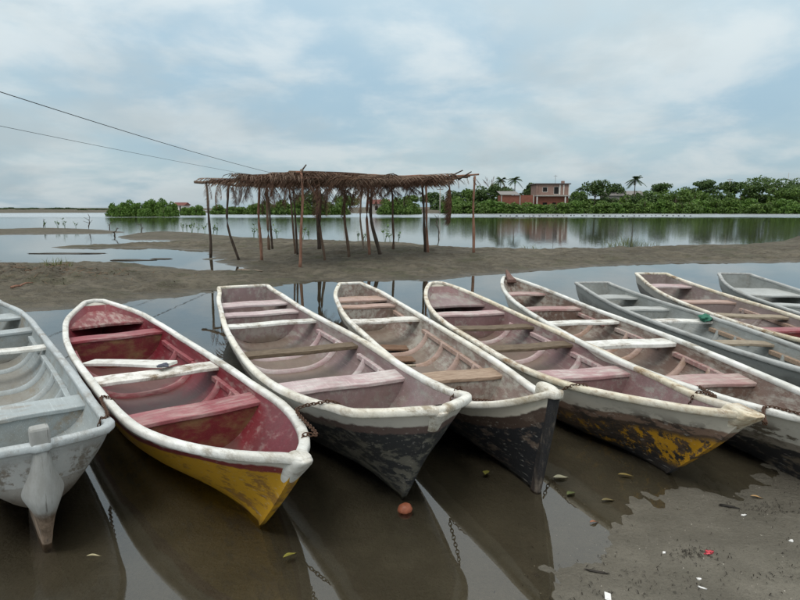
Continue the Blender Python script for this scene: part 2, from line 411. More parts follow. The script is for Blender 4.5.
LIFT = .085
class Canoe:
    """hull lines: t runs 0 (near bow) to 1 (far end), v runs 0 (keel) to 1 (gunwale)"""
    def __init__(s, name, label, P, rg=.35, rake=.3, far='transom', keel=-.05, foot=-.05, rim_w=.057, rim_h=.047, seed=0, fine=1.25, ff=.2, full=.30):
        s.ff, s.full = ff, full
        s.x0, s.y0, s.x1, s.y1, s.zm, s.zb, s.zs = P[:7]; s.w = np.maximum(np.array(P[7:]), .022)
        s.rg, s.rake, s.far, s.keel, s.foot = rg, rake, far, keel, foot
        s.L = math.hypot(s.x1 - s.x0, s.y1 - s.y0); s.rz = math.atan2(s.y1 - s.y0, s.x1 - s.x0)
        s.rw, s.rh, s.seed, s.fine = rim_w, rim_h, seed, fine
        s.root = empty(name, (s.x0, s.y0, 0), s.rz)
        tag(s.root, label, 'boat', 'canoes moored side by side along the shore')
    def half(s, t): return np.maximum(cub(s.w, np.asarray(t, float)), .02)
    def rim(s, t):
        t = np.asarray(t, float)
        return s.zm + s.zb * np.clip(1 - t / s.rg, 0, 1) ** 2 + s.zs * np.clip((t - .6) / .4, 0, 1) ** 2
    def kz(s, t):
        t = np.asarray(t, float)
        e = s.foot + (s.keel - s.foot) * np.clip(t / s.ff, 0, 1)
        return e + (.16 if s.far == 'point' else .10) * np.clip((t - .7) / .3, 0, 1) ** 2
    def sec(s, t, v, inset=0.0, lift=0.0):
        t, v = np.broadcast_arrays(np.asarray(t, float), np.asarray(v, float))
        w = np.maximum(s.half(t) - inset, .004); r = s.rim(t); k = s.kz(t) + lift
        B = np.clip((t - .02) / s.full, 0, 1); B = B * B * (3 - 2 * B)
        if s.far == 'point':
            B2 = np.clip((.995 - t) / .2, 0, 1); B = np.minimum(B, B2 * B2 * (3 - 2 * B2))
        ph = v * math.pi / 2
        yU = w * (.74 * np.sin(ph) ** .62 + .26 * v); zU = r - (r - k) * np.cos(ph) ** .85
        yV = w * v ** s.fine; zV = k + (r - k) * v
        y = yV + (yU - yV) * B; z = zV + (zU - zV) * B
        stem = np.clip(1 - t / .03, 0, 1)
        y = np.maximum(y, stem * (.014 + .02 * v) * (1 if inset == 0 else .3))
        sx = t * s.L + s.rake * np.clip(1 - t / .28, 0, 1) ** 2 * (1 - v) ** 1.15
        sx = sx - (.35 if s.far == 'point' else .12) * np.clip((t - .75) / .25, 0, 1) ** 2 * (1 - v)
        return sx, y, z
    def inner_y(s, t, z):
        v = np.linspace(0, 1, 60); _, y, zz = s.sec(t, v, .03, LIFT)
        return float(np.interp(z, zz, y))
    def loft(s, name, mat, inset, lift, t0, t1, drop, smooth=True, caps=True):
        n = 56; q = np.linspace(0, 1, n); q = .5 - .5 * np.cos(q * math.pi); q = .5 * q + .5 * np.linspace(0, 1, n)
        ts = t0 + (t1 - t0) * q; vs = np.linspace(0, 1, 15)
        v_, t_ = np.meshgrid(vs, ts); X, Y, Z = s.sec(t_, v_, inset, lift)
        Z = Z - drop * v_
        # hand-laid unevenness
        wob = fbm(X * 2.2 + s.seed * 7, Z * 5 + s.seed, 3, s.seed) * .022 * np.sin(np.clip(v_, 0, 1) * math.pi) * (1 if inset == 0 else .5)
        Yw = Y + np.where(Y > .05, wob, 0)
        k = len(vs); m = MB(); V = []; UV = []
        for i in range(n):
            for j in range(k - 1, -1, -1): V.append((X[i, j], Yw[i, j], Z[i, j])); UV.append((X[i, j], vs[j]))
            for j in range(1, k): V.append((X[i, j], -Yw[i, j] if vs[j] > 0 else 0, Z[i, j])); UV.append((X[i, j], vs[j]))
        c = 2 * k - 1
        # keel vertices sit at y = small stem width only on the + side: centre them
        for i in range(n):
            idx = i * c + k - 1; V[idx] = (V[idx][0], 0.0, V[idx][2])
        F = [(i*c+j, i*c+j+1, (i+1)*c+j+1, (i+1)*c+j) for i in range(n-1) for j in range(c-1)]
        if caps:
            for i in (0, n - 1):
                for j in range(k - 1):
                    a, b = i*c+j, i*c+j+1; d, e = i*c+(c-1-j), i*c+(c-2-j)
                    F.append((a, b, e, d) if b != e else (a, b, d))
        m.add(V, F); me = m.mesh(name, smooth)
        if inset > 0: me.flip_normals()
        ul = me.uv_layers.new(name='uv')
        for lp in me.loops: ul.data[lp.index].uv = UV[lp.vertex_index]
        o = link(name, me, mat, s.root)
        es = o.modifiers.new('split', 'EDGE_SPLIT'); es.split_angle = R(50)
        return o
    def gunwale(s, mat):
        q = np.linspace(0, 1, 90); q = .45 * (.5 - .5 * np.cos(q * math.pi)) + .55 * q
        w = s.half(q) - .008; path = [(q[i] * s.L, w[i], float(s.rim(q[i]))) for i in range(len(q))]
        if s.far == 'transom':
            wt = w[-1]; r = float(s.rim(1.0))
            path += [(s.L + .012, wt * f, r) for f in (.8, .4, 0, -.4, -.8)]
        else: path += [(s.L + .02, 0, float(s.rim(1.0)) + .008)]
        path += [(q[i] * s.L, -w[i], float(s.rim(q[i]))) for i in range(len(q) - 1, -1, -1)]
        path += [(-.02, -w[0] * .5, float(s.rim(0))), (-.02, w[0] * .5, float(s.rim(0)))]
        n = len(path); m = MB(); V = []; sh = []
        for a in range(10):
            ang = 2 * math.pi * a / 10 + .3
            cx, cz = math.cos(ang), math.sin(ang)
            sh.append((math.copysign(abs(cx) ** .55, cx), math.copysign(abs(cz) ** .55, cz)))
        for i in range(n):
            p0, p1, p2 = Vector(path[i-1]), Vector(path[i]), Vector(path[(i+1) % n])
            d = (p2 - p0); d.z = 0
            if d.length < 1e-6: d = Vector((0, 1, 0))
            d.normalize(); nm = Vector((-d.y, d.x, 0))
            k = 1 + .16 * float(fbm(np.array([i * .21 + s.seed * 13.]), np.array([1.3]), 3, s.seed)[0])
            for (cx, cz) in sh:
                g = 1 + .10 * float(fbm(np.array([i * .5 + cx]), np.array([cz * 2 + s.seed]), 2, 3)[0])
                V.append(p1 + nm * cx * s.rw / 2 * k * g + Vector((0, 0, cz * s.rh / 2 * k * g)))
        c = len(sh); F = [(i*c+j, i*c+(j+1) % c, ((i+1) % n)*c+(j+1) % c, ((i+1) % n)*c+j) for i in range(n) for j in range(c)]
        m.add(V, F); return m.build('gunwale', mat, s.root, True)
    def seat(s, t, mat, drop=.06, depth=.2, thick=.03, panel=None, skew=0.0, name='seat', ext=.012, back=None, roll=0.0):
        z = float(s.rim(t)) - drop; m = MB(); top = []; bot = []
        for e in (-.5, -.17, .17, .5):
            tt = t + e * depth / s.L
            yl = s.inner_y(tt, z) + ext; yr = s.inner_y(tt, z) + ext
            top.append((tt, yl, yr))
        V = []; n = 7
        for (tt, yl, yr) in top:
            for k in range(n):
                f = k / (n - 1); y = yl + (-yr - yl) * f
                x = tt * s.L + skew * (y / max(yl, .01)); zz = z + .004 * math.sin(f * 9 + t * 40) + roll * y
                V.append((x, y, zz)); V.append((x, y, zz - thick))
        F = []; r = len(top)
        I = lambda a, k, b: (a * n + k) * 2 + b
        for a in range(r - 1):
            for k in range(n - 1):
                F.append((I(a,k,0), I(a,k+1,0), I(a+1,k+1,0), I(a+1,k,0))); F.append((I(a,k,1), I(a+1,k,1), I(a+1,k+1,1), I(a,k+1,1)))
        for k in range(n - 1):
            F.append((I(0,k,0), I(0,k,1), I(0,k+1,1), I(0,k+1,0))); F.append((I(r-1,k,0), I(r-1,k+1,0), I(r-1,k+1,1), I(r-1,k,1)))
        for a in range(r - 1):
            F.append((I(a,0,0), I(a+1,0,0), I(a+1,0,1), I(a,0,1))); F.append((I(a,n-1,0), I(a,n-1,1), I(a+1,n-1,1), I(a+1,n-1,0)))
        m.add(V, F); o = m.build(name, mat, s.root, False, .006)
        if panel is not None:
            for e, nm in ((-.5, 'panel'), (.5, 'panel')):
                tt = t + (e + (.04 if e < 0 else -.04)) * depth / s.L
                zz = np.linspace(float(s.kz(tt)) + LIFT + .004, z - thick + .002, 9); ys = [s.inner_y(tt, q) + .006 for q in zz]
                xs = tt * s.L; pm = MB(); th = .018
                ring = [(y, q) for y, q in zip(ys, zz)] + [(-y, q) for y, q in zip(ys[::-1], zz[::-1])]
                k = len(ring); pm.add([(xs + skew * (y / max(ys[-1], .01)), y, q) for y, q in ring] + [(xs + th + skew * (y / max(ys[-1], .01)), y, q) for y, q in ring],
                       [tuple(range(k)), tuple(range(2*k-1, k-1, -1))] + [(i, (i+1) % k, k+(i+1) % k, k+i) for i in range(k)])
                pm.build(nm, panel, o)
        return o
    def deck(s, t0, mat, drop=.05, t1=.985):
        m = MB(); V = []; n = 9
        for i in range(n):
            t = t0 + (t1 - t0) * i / (n - 1); z = float(s.rim(t0)) - drop + (float(s.rim(t)) - float(s.rim(t0))) * .75; y = s.inner_y(t, z) + .012
            V += [(t*s.L, y, z), (t*s.L, 0, z + .012), (t*s.L, -y, z), (t*s.L, y, z-.028), (t*s.L, 0, z-.018), (t*s.L, -y, z-.028)]
        F = []
        for i in range(n - 1):
            a, b = i*6, (i+1)*6
            F += [(a, a+1, b+1, b), (a+1, a+2, b+2, b+1), (a+3, b+3, b+4, a+4), (a+4, b+4, b+5, a+5)]
        F += [(0, 3, 4, 1), (1, 4, 5, 2)]
        m.add(V, F); return m.build('deck', mat, s.root, False, .005)
    def riser(s, t0, t1, mat, drop=.12, side=-1, hgt=.045, wid=.03):
        m = MB(); V = []; n = 10
        for i in range(n):
            t = t0 + (t1 - t0) * i / (n - 1); z = float(s.rim(t)) - drop; y = s.inner_y(t, z)
            for (dy, dz) in ((.01, hgt/2), (-wid, hgt/2), (-wid, -hgt/2), (.01, -hgt/2)): V.append((t*s.L, side*(y+dy), z+dz))
        F = [(i*4+j, i*4+(j+1) % 4, (i+1)*4+(j+1) % 4, (i+1)*4+j) for i in range(n-1) for j in range(4)] + [(0,1,2,3), tuple((n-1)*4+k for k in (3,2,1,0))]
        m.add(V, F); return m.build('seat_riser', mat, s.root, False, .005)
    def rib(s, t, mat, wid=.058, proud=.034, vmax=.84):
        m = MB(); V = []; vs = np.linspace(-vmax, vmax, 31)
        for v in vs:
            x, y, z = s.sec(t, abs(v), .03, LIFT); x2, y2, z2 = s.sec(t, abs(v), .03 + proud, LIFT + proud)
            sg = 1 if v >= 0 else -1
            for (yy, zz, dx) in ((y, z - .004, -wid/2), (y2, z2, -wid/2*.7), (y2, z2, wid/2*.7), (y, z - .004, wid/2)):
                V.append((float(x)+dx, sg*float(yy), float(zz)))
        n = len(vs); F = [(i*4+j, i*4+j+1, (i+1)*4+j+1, (i+1)*4+j) for i in range(n-1) for j in range(3)] + [(0,1,2,3), tuple((n-1)*4+k for k in (3,2,1,0))]
        m.add(V, F); return m.build('rib', mat, s.root, True)
    def stem_head(s, mat, hw=.05, up=.028, down=.13, fwd=.05, back=.10, taper=.55, round_=True):
        r = float(s.rim(0)); m = MB(); V = []
        rk = s.rake / max(r - s.foot, .1)
        for (z, k) in ((r + up, 1.0), (r - .02, 1.08), (r - down * .55, .85), (r - down, taper)):
            sh = (r - z) * rk * 1.05
            for (x, y) in ((-fwd, .42), (-fwd * .35, 1.0), (back, .8), (back, -.8), (-fwd * .35, -1.0), (-fwd, -.42)):
                V.append((x * (k if x < 0 else 1) + sh, y * hw * k, z + (.010 if x > 0 and z > r else 0)))
        F = [(0,1,2,3,4,5), tuple(range(23, 17, -1))] + [(i*6+j, (i+1)*6+j, (i+1)*6+(j+1) % 6, i*6+(j+1) % 6) for i in range(3) for j in range(6)]
        m.add(V, F); o = m.build('stem_head', mat, s.root, round_, .012)
        if round_:
            o.modifiers.clear()
            sb = o.modifiers.new('smooth', 'SUBSURF'); sb.levels = sb.render_levels = 3
        return o
    def to_world(s, t, y, z):
        c, q = math.cos(s.rz), math.sin(s.rz); x = t * s.L
        return Vector((s.x0 + c * x - q * y, s.y0 + q * x + c * y, z))

# paints
WHITE = (.76, .76, .73)
rim_white = paint('chipped_white_gunwale', WHITE, (.34, .31, .26), .30, (.62, .62, .58), 2.4, .5, (.25, .20, .12), .38, (1, 3, 3), 1.0)
rim_cream = paint('yellowed_cream_gunwale', (.73, .70, .62), (.22, .13, .06), .36, (.67, .61, .47), 2.6, .5, (.30, .19, .08), .55, (1, 3, 3), 4.0)
rim_ivory = paint('stained_ivory_gunwale', (.76, .755, .72), (.30, .25, .18), .34, (.72, .69, .60), 2.2, .5, (.28, .20, .10), .45, (1, 3, 3), 9.0)
rim_grey = paint('pale_grey_gunwale', (.43, .465, .475), (.27, .265, .25), .36, (.37, .40, .41), 2.2, .5, (.20, .18, .14), .35, (1, 3, 3), 2.0)
rim_slate = paint('blue_grey_gunwale', (.40, .41, .40), (.24, .235, .22), .35, (.335, .345, .335), 2.2, .5, (.16, .16, .14), .3, (1, 3, 3), 3.0)
white_plank = paint('flaking_white_plank', (.74, .74, .71), (.20, .15, .10), .34, (.66, .66, .62), 3.0, .6, (.25, .22, .17), .35, (1, 1, 1), 6.0)
white_plank_worn = paint('worn_white_plank', (.76, .755, .72), (.19, .14, .09), .40, (.68, .66, .61), 3.0, .6, (.25, .2, .14), .5, (1, 1, 1), 12.0)
dark_plank = wood('dark_weathered_plank', (.085, .060, .040), (.19, .145, .10), .8, 1.0, 1.0, (14, 2, 14))
grey_plank = wood('grey_weathered_plank', (.20, .16, .115), (.36, .31, .24), .85, 1.0, 5.0, (14, 2, 14))
tan_plank = wood('bare_tan_plank', (.24, .165, .115), (.40, .30, .225), .75, 1.0, 8.0, (14, 2, 14))

def fit_out(c, hull, lining, rim, seats, ribs=(), rib_mat=None, risers=(), riser_mat=None, deck=None):
    c.loft('hull', hull, 0.0, 0.0, 0.0, 1.0, 0.0)
    c.loft('lining', lining, .028, LIFT, .035, .992 if c.far == 'transom' else .975, .004)
    c.gunwale(rim)
    for k in seats: c.seat(**k)
    for t in ribs: c.rib(t, rib_mat or lining)
    for (a, b, sd) in risers: c.riser(a, b, riser_mat or lining, side=sd)
    if deck: c.deck(*deck)

# boat 1: pale grey, blunt bow with a stem post and skeg
P1 = [-1.734, 2.751, -5.34, 7.45, .401, .158, .107, .045, .255, .348, .401, .429, .448, .455, .46, .448, .384, .288, .237]
g_hull = hull_paint('pale_grey_hull', [(1, (.40, .41, .40)), (.90, (.34, .345, .335)), (.45, (.25, .24, .22))], (.17, .15, .125), .55, (.09, .07, .05), None, 2.0, .30)
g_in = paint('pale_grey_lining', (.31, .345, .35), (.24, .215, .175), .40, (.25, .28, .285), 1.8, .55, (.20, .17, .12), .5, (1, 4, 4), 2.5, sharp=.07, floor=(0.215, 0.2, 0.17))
g_seat = paint('pale_grey_seat', (.37, .41, .42), (.28, .26, .23), .32, (.32, .36, .37), 2.0, .5, (.22, .20, .17), .3, (3, 1, 3), 6.5)
b1 = Canoe('canoe', 'pale grey canoe at left edge with knobbed stem post and skeg', P1, .2, .06, 'transom', seed=1, fine=.46, foot=.19, ff=.45, full=.11)
fit_out(b1, g_hull, g_in, rim_grey, [dict(t=.885, mat=g_seat, drop=.05, depth=.42), dict(t=.745, mat=g_seat, drop=.05, depth=.24, panel=g_in),
        dict(t=.572, mat=white_plank, drop=.03, depth=.17, skew=.05), dict(t=.225, mat=g_seat, drop=.035, depth=.30, panel=g_in)],
        (.33, .42, .51, .65), g_seat, ((.26, .55, -1), (.26, .55, 1), (.60, .72, -1), (.60, .72, 1)), g_seat)
def skeg_and_post(c):
    r = float(c.rim(0)); V = []; F = []
    lv = [(r + .02, .046, -.040, .06), (r - .07, .050, -.042, .07), (r - .15, .070, -.046, .12), (r - .21, .105, -.048, .22), (r - .27, .135, -.046, .36), (r - .32, .105, -.038, .50), (r - .38, .068, .00, .62), (r - .46, .046, .045, .75), (r - .56, .036, .10, .85), (r - .68, .030, .15, .90)]
    for (z, hw, xf, xb) in lv:
        for (x, y) in ((xf, min(.030 / hw, .6)), (xf + .018 + hw * .35, .72), (xb, 1.15), (xb, -1.15), (xf + .018 + hw * .35, -.72), (xf, -min(.030 / hw, .6))): V.append((x, y * hw, z))
    n = len(lv)
    for i in range(n - 1):
        for j in range(6): F.append((i*6+j, (i+1)*6+j, (i+1)*6+(j+1) % 6, i*6+(j+1) % 6))
    F += [tuple(range(6)), tuple((n-1)*6+k for k in range(5, -1, -1))]
    m = MB(); m.add(V, F)
    t = NT('bare_stem_timber'); sp = t.n('ShaderNodeSeparateXYZ'); t.put(t.obj, sp.inputs[0])
    g = t.noise(9, 8, .7, stretch=(1.6, 1.6, .8)); cr = t.step(t.noise(5, 4, .6, stretch=(4, 9, .5), off=(2, 1, 0)), .60, .66)
    base = t.mix(t.step(g, .35, .65), (.27, .27, .255), (.33, .335, .325))
    low = t.mix(t.step(g, .35, .65), (.11, .075, .05), (.30, .22, .16))
    cc = t.mix(t.step(t.math('ADD', sp.outputs[2], t.math('MULTIPLY', g, .12)), .30, .22), base, low)
    cc = t.mix(t.math('MULTIPLY', cr, .7), cc, (.10, .09, .08)); t.bump(g, .25, .006)
    o = m.build('skeg', t.fin(cc, .7, .3), c.root, True)
    sb = o.modifiers.new('smooth', 'SUBSURF'); sb.levels = sb.render_levels = 2
    p = MB(); p.box((.0, 0, r + .045), (.075, .085, .11)); p.build('stem_post', t.m, c.root, False, .014)
skeg_and_post(b1)

# boat 2: red inside, yellow outside
P2 = [-.445, 2.597, -3.698, 7.173, .378, .179, .184, .022, .045, .127, .273, .425, .488, .506, .506, .457, .358, .218, .108]
y_hull = hull_paint('yellow_hull', [(1, (.56, .53, .47)), (.90, (.19, .028, .03)), (.83, (.49, .265, .014))], (.25, .13, .03), .44, (.035, .028, .018), None, 5.0, .10)
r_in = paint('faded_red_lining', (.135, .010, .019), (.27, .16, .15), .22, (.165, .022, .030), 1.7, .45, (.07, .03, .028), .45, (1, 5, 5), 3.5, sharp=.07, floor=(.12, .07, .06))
r_pan = paint('red_seat_panel', (.11, .010, .016), (.20, .11, .05), .58, (.14, .018, .022), 2.0, .5, (.10, .06, .03), .4, (3, 1, 2), 7.5)
r_seat = paint('faded_red_seat', (.25, .045, .056), (.38, .24, .23), .46, (.30, .10, .11), 2.2, .5, (.14, .05, .05), .3, (4, 1, 4), 2.2)
r_deck = paint('scuffed_red_deck', (.20, .050, .054), (.36, .26, .24), .50, (.16, .025, .03), 2.0, .6, (.12, .07, .06), .4, (1, 4, 4), 1.2)
b2 = Canoe('canoe', 'yellow canoe with dark red inside and thick white rim, second from left', P2, .35, .57, 'point', seed=2, fine=2.0, full=.36)
fit_out(b2, y_hull, r_in, rim_white, [dict(t=.783, mat=r_seat, drop=.05, depth=.24, panel=r_pan), dict(t=.478, mat=white_plank_worn, drop=.025, depth=.24, skew=.02),
        dict(t=.295, mat=r_seat, drop=.05, depth=.26, panel=r_pan)], (.37, .43, .56, .66), r_seat,
        ((.57, .74, -1), (.33, .46, -1), (.57, .74, 1), (.33, .46, 1)), r_seat, (.855, r_deck, .045, .965))
b2.stem_head(rim_white, .050, .020, .20, .06, .12, .5)

# boat 3: pink inside, dark scraped bow
P3 = [.199, 2.941, -2.223, 8.447, .416, .26, .157, .051, .158, .31, .391, .49, .577, .582, .547, .477, .425, .367, .346]
d_hull = hull_paint('dark_scraped_hull', [(1, (.56, .53, .47)), (.87, (.13, .09, .08)), (.79, (.032, .035, .038))], (.15, .145, .12), .46, (.12, .11, .075), None, 8.0, .10)
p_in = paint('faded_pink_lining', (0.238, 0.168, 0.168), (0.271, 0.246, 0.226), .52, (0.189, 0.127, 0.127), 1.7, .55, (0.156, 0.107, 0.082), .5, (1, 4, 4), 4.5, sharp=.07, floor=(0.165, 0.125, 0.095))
p_seat = paint('faded_pink_seat', (.47, .37, .375), (.54, .50, .48), .48, (.40, .27, .275), 2.0, .55, (.22, .14, .13), .3, (4, 1, 4), 5.5)
b3 = Canoe('canoe', 'wide faded pink canoe with square stern and dark scraped bow, third from left', P3, .35, .47, 'transom', seed=3, fine=1.0)
fit_out(b3, d_hull, p_in, rim_ivory, [dict(t=.883, mat=p_seat, drop=.05, depth=.36), dict(t=.796, mat=p_seat, drop=.05, depth=.24, panel=p_in), dict(t=.687, mat=white_plank, drop=.03, depth=.17),
        dict(t=.472, mat=dark_plank, drop=.05, depth=.19, thick=.035), dict(t=.274, mat=p_seat, drop=.05, depth=.28, panel=p_in)],
        (.34, .41, .54, .63), p_seat, ((.51, .65, -1), (.31, .44, -1), (.51, .65, 1), (.31, .44, 1)), p_seat)
b3.stem_head(rim_ivory, .048, .0, .14, .065, .06, .75, False)

# boat 4: brown-grey inside, black bow that curls up
P4 = [.872, 3.265, -.757, 9.083, .388, .268, .15, .034, .09, .159, .301, .383, .432, .447, .455, .406, .341, .249, .171]
k_hull = hull_paint('black_worn_hull', [(1, (.52, .48, .40)), (.86, (.07, .047, .036)), (.72, (.020, .021, .024))], (.12, .09, .07), .44, (.035, .03, .025), None, 11.0, .05)
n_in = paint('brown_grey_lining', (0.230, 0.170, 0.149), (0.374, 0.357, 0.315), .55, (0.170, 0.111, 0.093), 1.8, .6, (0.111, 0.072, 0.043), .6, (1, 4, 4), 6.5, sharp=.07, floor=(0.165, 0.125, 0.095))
n_seat = paint('pinkish_brown_seat', (.38, .26, .22), (.30, .20, .14), .45, (.42, .31, .27), 2.0, .6, (.18, .11, .07), .4, (4, 1, 4), 8.5)
b4 = Canoe('canoe', 'narrow brown-grey canoe with black bow curling upward, fourth from left', P4, .16, .18, 'transom', seed=4, fine=.95)
fit_out(b4, k_hull, n_in, rim_ivory, [dict(t=.885, mat=n_seat, drop=.05, depth=.40), dict(t=.813, mat=n_seat, drop=.05, depth=.22, panel=n_in), dict(t=.656, mat=white_plank_worn, drop=.03, depth=.22),
        dict(t=.258, mat=tan_plank, drop=.05, depth=.26, panel=n_in)], (.33, .40, .48, .57), n_seat, ((.30, .60, -1), (.30, .60, 1), (.68, .79, -1)), n_seat)
t4 = paint('black_stem_timber', (.020, .020, .022), (.17, .14, .11), .36, (.05, .036, .03), 2.6, .7, (.05, .04, .03), .4, (5, 5, 1), 3.0)
b4.stem_head(rim_ivory, .046, .034, .11, .012, .20, .8)
def stem_face(c):
    m = MB(); r = float(c.rim(0)); V = []; n = 9
    for i in range(n):
        f = i / (n - 1); z = r + .012 - f * (r + .012 - c.foot - .01); hw = .036 - .012 * f; x = -.012 + c.rake * f ** 1.1 * .95
        for (dx, y) in ((-.022, .45), (.0, 1.), (.05, 1.), (.05, -1.), (0, -1.), (-.022, -.45)): V.append((x + dx, y * hw, z))
    F = [(i*6+j, (i+1)*6+j, (i+1)*6+(j+1) % 6, i*6+(j+1) % 6) for i in range(n-1) for j in range(6)] + [tuple(range(6)), tuple((n-1)*6+k for k in range(5, -1, -1))]
    m.add(V, F); m.build('stem_timber', t4, c.root, False, .008)
stem_face(b4)

# boat 5: pink inside, cream rim, yellow patch at the bow
P5 = [1.87, 3.056, .55, 8.912, .381, .22, .183, .022, .05, .109, .196, .367, .488, .51, .52, .457, .34, .223, .108]
o_hull = hull_paint('peeling_brown_hull', [(1, (.50, .46, .39)), (.80, (.20, .13, .095)), (.70, (.085, .055, .036)), (.40, (.018, .018, .020))], (.035, .028, .024), .54, (.02, .018, .016), ((.46, .235, .010), .35, 1.05, .24, .64), 14.0, .10)
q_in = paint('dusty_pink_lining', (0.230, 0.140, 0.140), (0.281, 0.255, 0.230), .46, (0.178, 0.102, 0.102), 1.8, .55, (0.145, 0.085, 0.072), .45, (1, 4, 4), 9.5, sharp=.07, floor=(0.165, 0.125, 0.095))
q_seat = paint('dusty_pink_seat', (.44, .32, .32), (.52, .48, .45), .48, (.36, .21, .215), 2.0, .55, (.2, .1, .1), .3, (4, 1, 4), 1.5)
b5 = Canoe('canoe', 'dusty pink canoe with cream rim and yellow patch on its raked bow', P5, .35, .67, 'point', seed=5, fine=1.1)
fit_out(b5, o_hull, q_in, rim_cream, [dict(t=.765, mat=q_seat, drop=.05, depth=.24, panel=q_in), dict(t=.632, mat=dark_plank, drop=.045, depth=.20, skew=.03),
        dict(t=.470, mat=dark_plank, drop=.045, depth=.20, skew=-.03), dict(t=.303, mat=q_seat, drop=.05, depth=.26, panel=q_in)],
        (.36, .42, .54, .70), q_seat, ((.50, .61, -1), (.33, .45, -1), (.33, .45, 1), (.50, .61, 1)), q_seat, (.832, p_in, .06, .965))
b5.stem_head(rim_cream, .055, .014, .11, .05, .16, .6, False)

# boat 6: brown-pink inside, white planks, dark upturned far tip
P6 = [2.579, 2.999, 1.791, 9.992, .384, .106, .142, .026, .065, .123, .263, .402, .498, .501, .462, .394, .282, .167, .06]
w_hull = hull_paint('white_and_black_hull', [(1, (.58, .56, .50)), (.62, (.26, .23, .19)), (.50, (.020, .020, .022))], (.12, .10, .075), .46, (.02, .018, .016), None, 17.0, .05)
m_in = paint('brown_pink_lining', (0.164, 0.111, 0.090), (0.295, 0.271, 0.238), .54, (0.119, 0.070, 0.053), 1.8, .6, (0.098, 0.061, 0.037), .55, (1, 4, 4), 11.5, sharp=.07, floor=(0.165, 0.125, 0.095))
m_seat = paint('brown_pink_seat', (.37, .245, .235), (.45, .39, .35), .48, (.33, .18, .17), 2.0, .55, (.18, .1, .08), .35, (4, 1, 4), 3.1)
b6 = Canoe('canoe', 'long canoe with two bright white planks and dark upturned far tip', P6, .35, .45, 'point', seed=6)
fit_out(b6, w_hull, m_in, rim_white, [dict(t=.873, mat=m_seat, drop=.06, depth=.28), dict(t=.717, mat=m_seat, drop=.05, depth=.24, panel=m_in), dict(t=.570, mat=white_plank, drop=.03, depth=.19, skew=-.02),
        dict(t=.408, mat=white_plank, drop=.02, depth=.24, skew=-.02, thick=.04), dict(t=.230, mat=m_seat, drop=.05, depth=.28, panel=m_in)],
        (.30, .36, .47, .52, .64), n_seat, ((.43, .56, -1), (.27, .39, -1), (.27, .39, 1), (.60, .70, -1)), m_seat)
def far_tip(c, mat):
    m = MB(); r = float(c.rim(1.0)); V = []
    for (x, hw, z0, z1) in ((-.30, .075, -.05, .005), (-.18, .055, -.08, .035), (-.07, .036, -.12, .080), (.04, .016, -.16, .135)):
        for (y, z) in ((hw, z0), (hw * .9, z1), (-hw * .9, z1), (-hw, z0)): V.append((c.L + x, y, r + z))
    m.add(V, [(i*4+j, i*4+(j+1) % 4, (i+1)*4+(j+1) % 4, (i+1)*4+j) for i in range(3) for j in range(4)] + [(0, 1, 2, 3), (15, 14, 13, 12)])
    m.build('far_stem', mat, c.root, False, .01)
far_tip(b6, wood('dark_stem_timber', (.10, .055, .045), (.20, .12, .10), .7, 1.0, 2.0))
b6.stem_head(rim_white, .05, .02, .11, .04, .14, .6)

# boats 7 to 9
P7 = [3.57, 3.864, 3.171, 9.827, .369, .03, .082, .022, .045, .1, .184, .287, .377, .422, .412, .359, .314, .286, .284]
s_hull = hull_paint('blue_grey_hull', [(1, (.31, .325, .315)), (.85, (.25, .263, .255)), (.35, (.14, .15, .15))], (.13, .135, .13), .45, (.05, .05, .045), None, 20.0, .12)
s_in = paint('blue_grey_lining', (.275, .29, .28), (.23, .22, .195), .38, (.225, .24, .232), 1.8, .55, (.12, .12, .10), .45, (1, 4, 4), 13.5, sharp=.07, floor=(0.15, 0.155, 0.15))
s_seat = paint('blue_grey_seat', (.41, .425, .415), (.31, .305, .28), .34, (.35, .365, .355), 2.0, .5, (.18, .18, .16), .25, (4, 1, 4), 2.7)
b7 = Canoe('canoe', 'blue-grey canoe with square stern beside the white-planked long canoe', P7, .35, .35, 'transom', seed=7, rim_w=.055)
fit_out(b7, s_hull, s_in, rim_slate, [dict(t=.862, mat=s_seat, drop=.05, depth=.36), dict(t=.713, mat=s_seat, drop=.05, depth=.24, panel=s_in), dict(t=.553, mat=white_plank, drop=.03, depth=.18, skew=.04),
        dict(t=.362, mat=grey_plank, drop=.04, depth=.18, skew=.06)], (.30, .44, .50, .62), s_in, ((.18, .34, -1), (.40, .53, -1), (.18, .34, 1)), tan_plank)
P8 = [4.2, 4.523, 4.557, 10.822, .373, .104, .121, .022, .058, .124, .219, .329, .441, .49, .479, .416, .346, .297, .281]
e_hull = hull_paint('dark_grey_hull', [(1, (.42, .40, .36)), (.82, (.13, .12, .11)), (.4, (.04, .04, .04))], (.20, .18, .15), .4, (.04, .035, .03), None, 23.0, .08)
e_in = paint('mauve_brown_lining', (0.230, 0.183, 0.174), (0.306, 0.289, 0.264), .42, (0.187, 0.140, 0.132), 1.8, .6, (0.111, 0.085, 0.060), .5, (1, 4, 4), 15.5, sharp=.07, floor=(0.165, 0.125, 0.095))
b8 = Canoe('canoe', 'mauve-brown canoe with cream rim behind the blue-grey canoe', P8, .35, .35, 'transom', seed=8, rim_w=.055)
fit_out(b8, e_hull, e_in, rim_cream, [dict(t=.882, mat=p_seat, drop=.05, depth=.36), dict(t=.667, mat=n_seat, drop=.05, depth=.24, panel=e_in), dict(t=.468, mat=grey_plank, drop=.03, depth=.2, skew=.07),
        dict(t=.345, mat=r_seat, drop=.05, depth=.22, panel=r_pan)], (.40, .53, .60), e_in, ((.40, .62, -1), (.40, .62, 1)), n_seat)
P9 = [5.004, 4.879, 6.006, 10.725, .377, .157, .122, .023, .062, .13, .227, .342, .431, .47, .497, .475, .393, .314, .266]
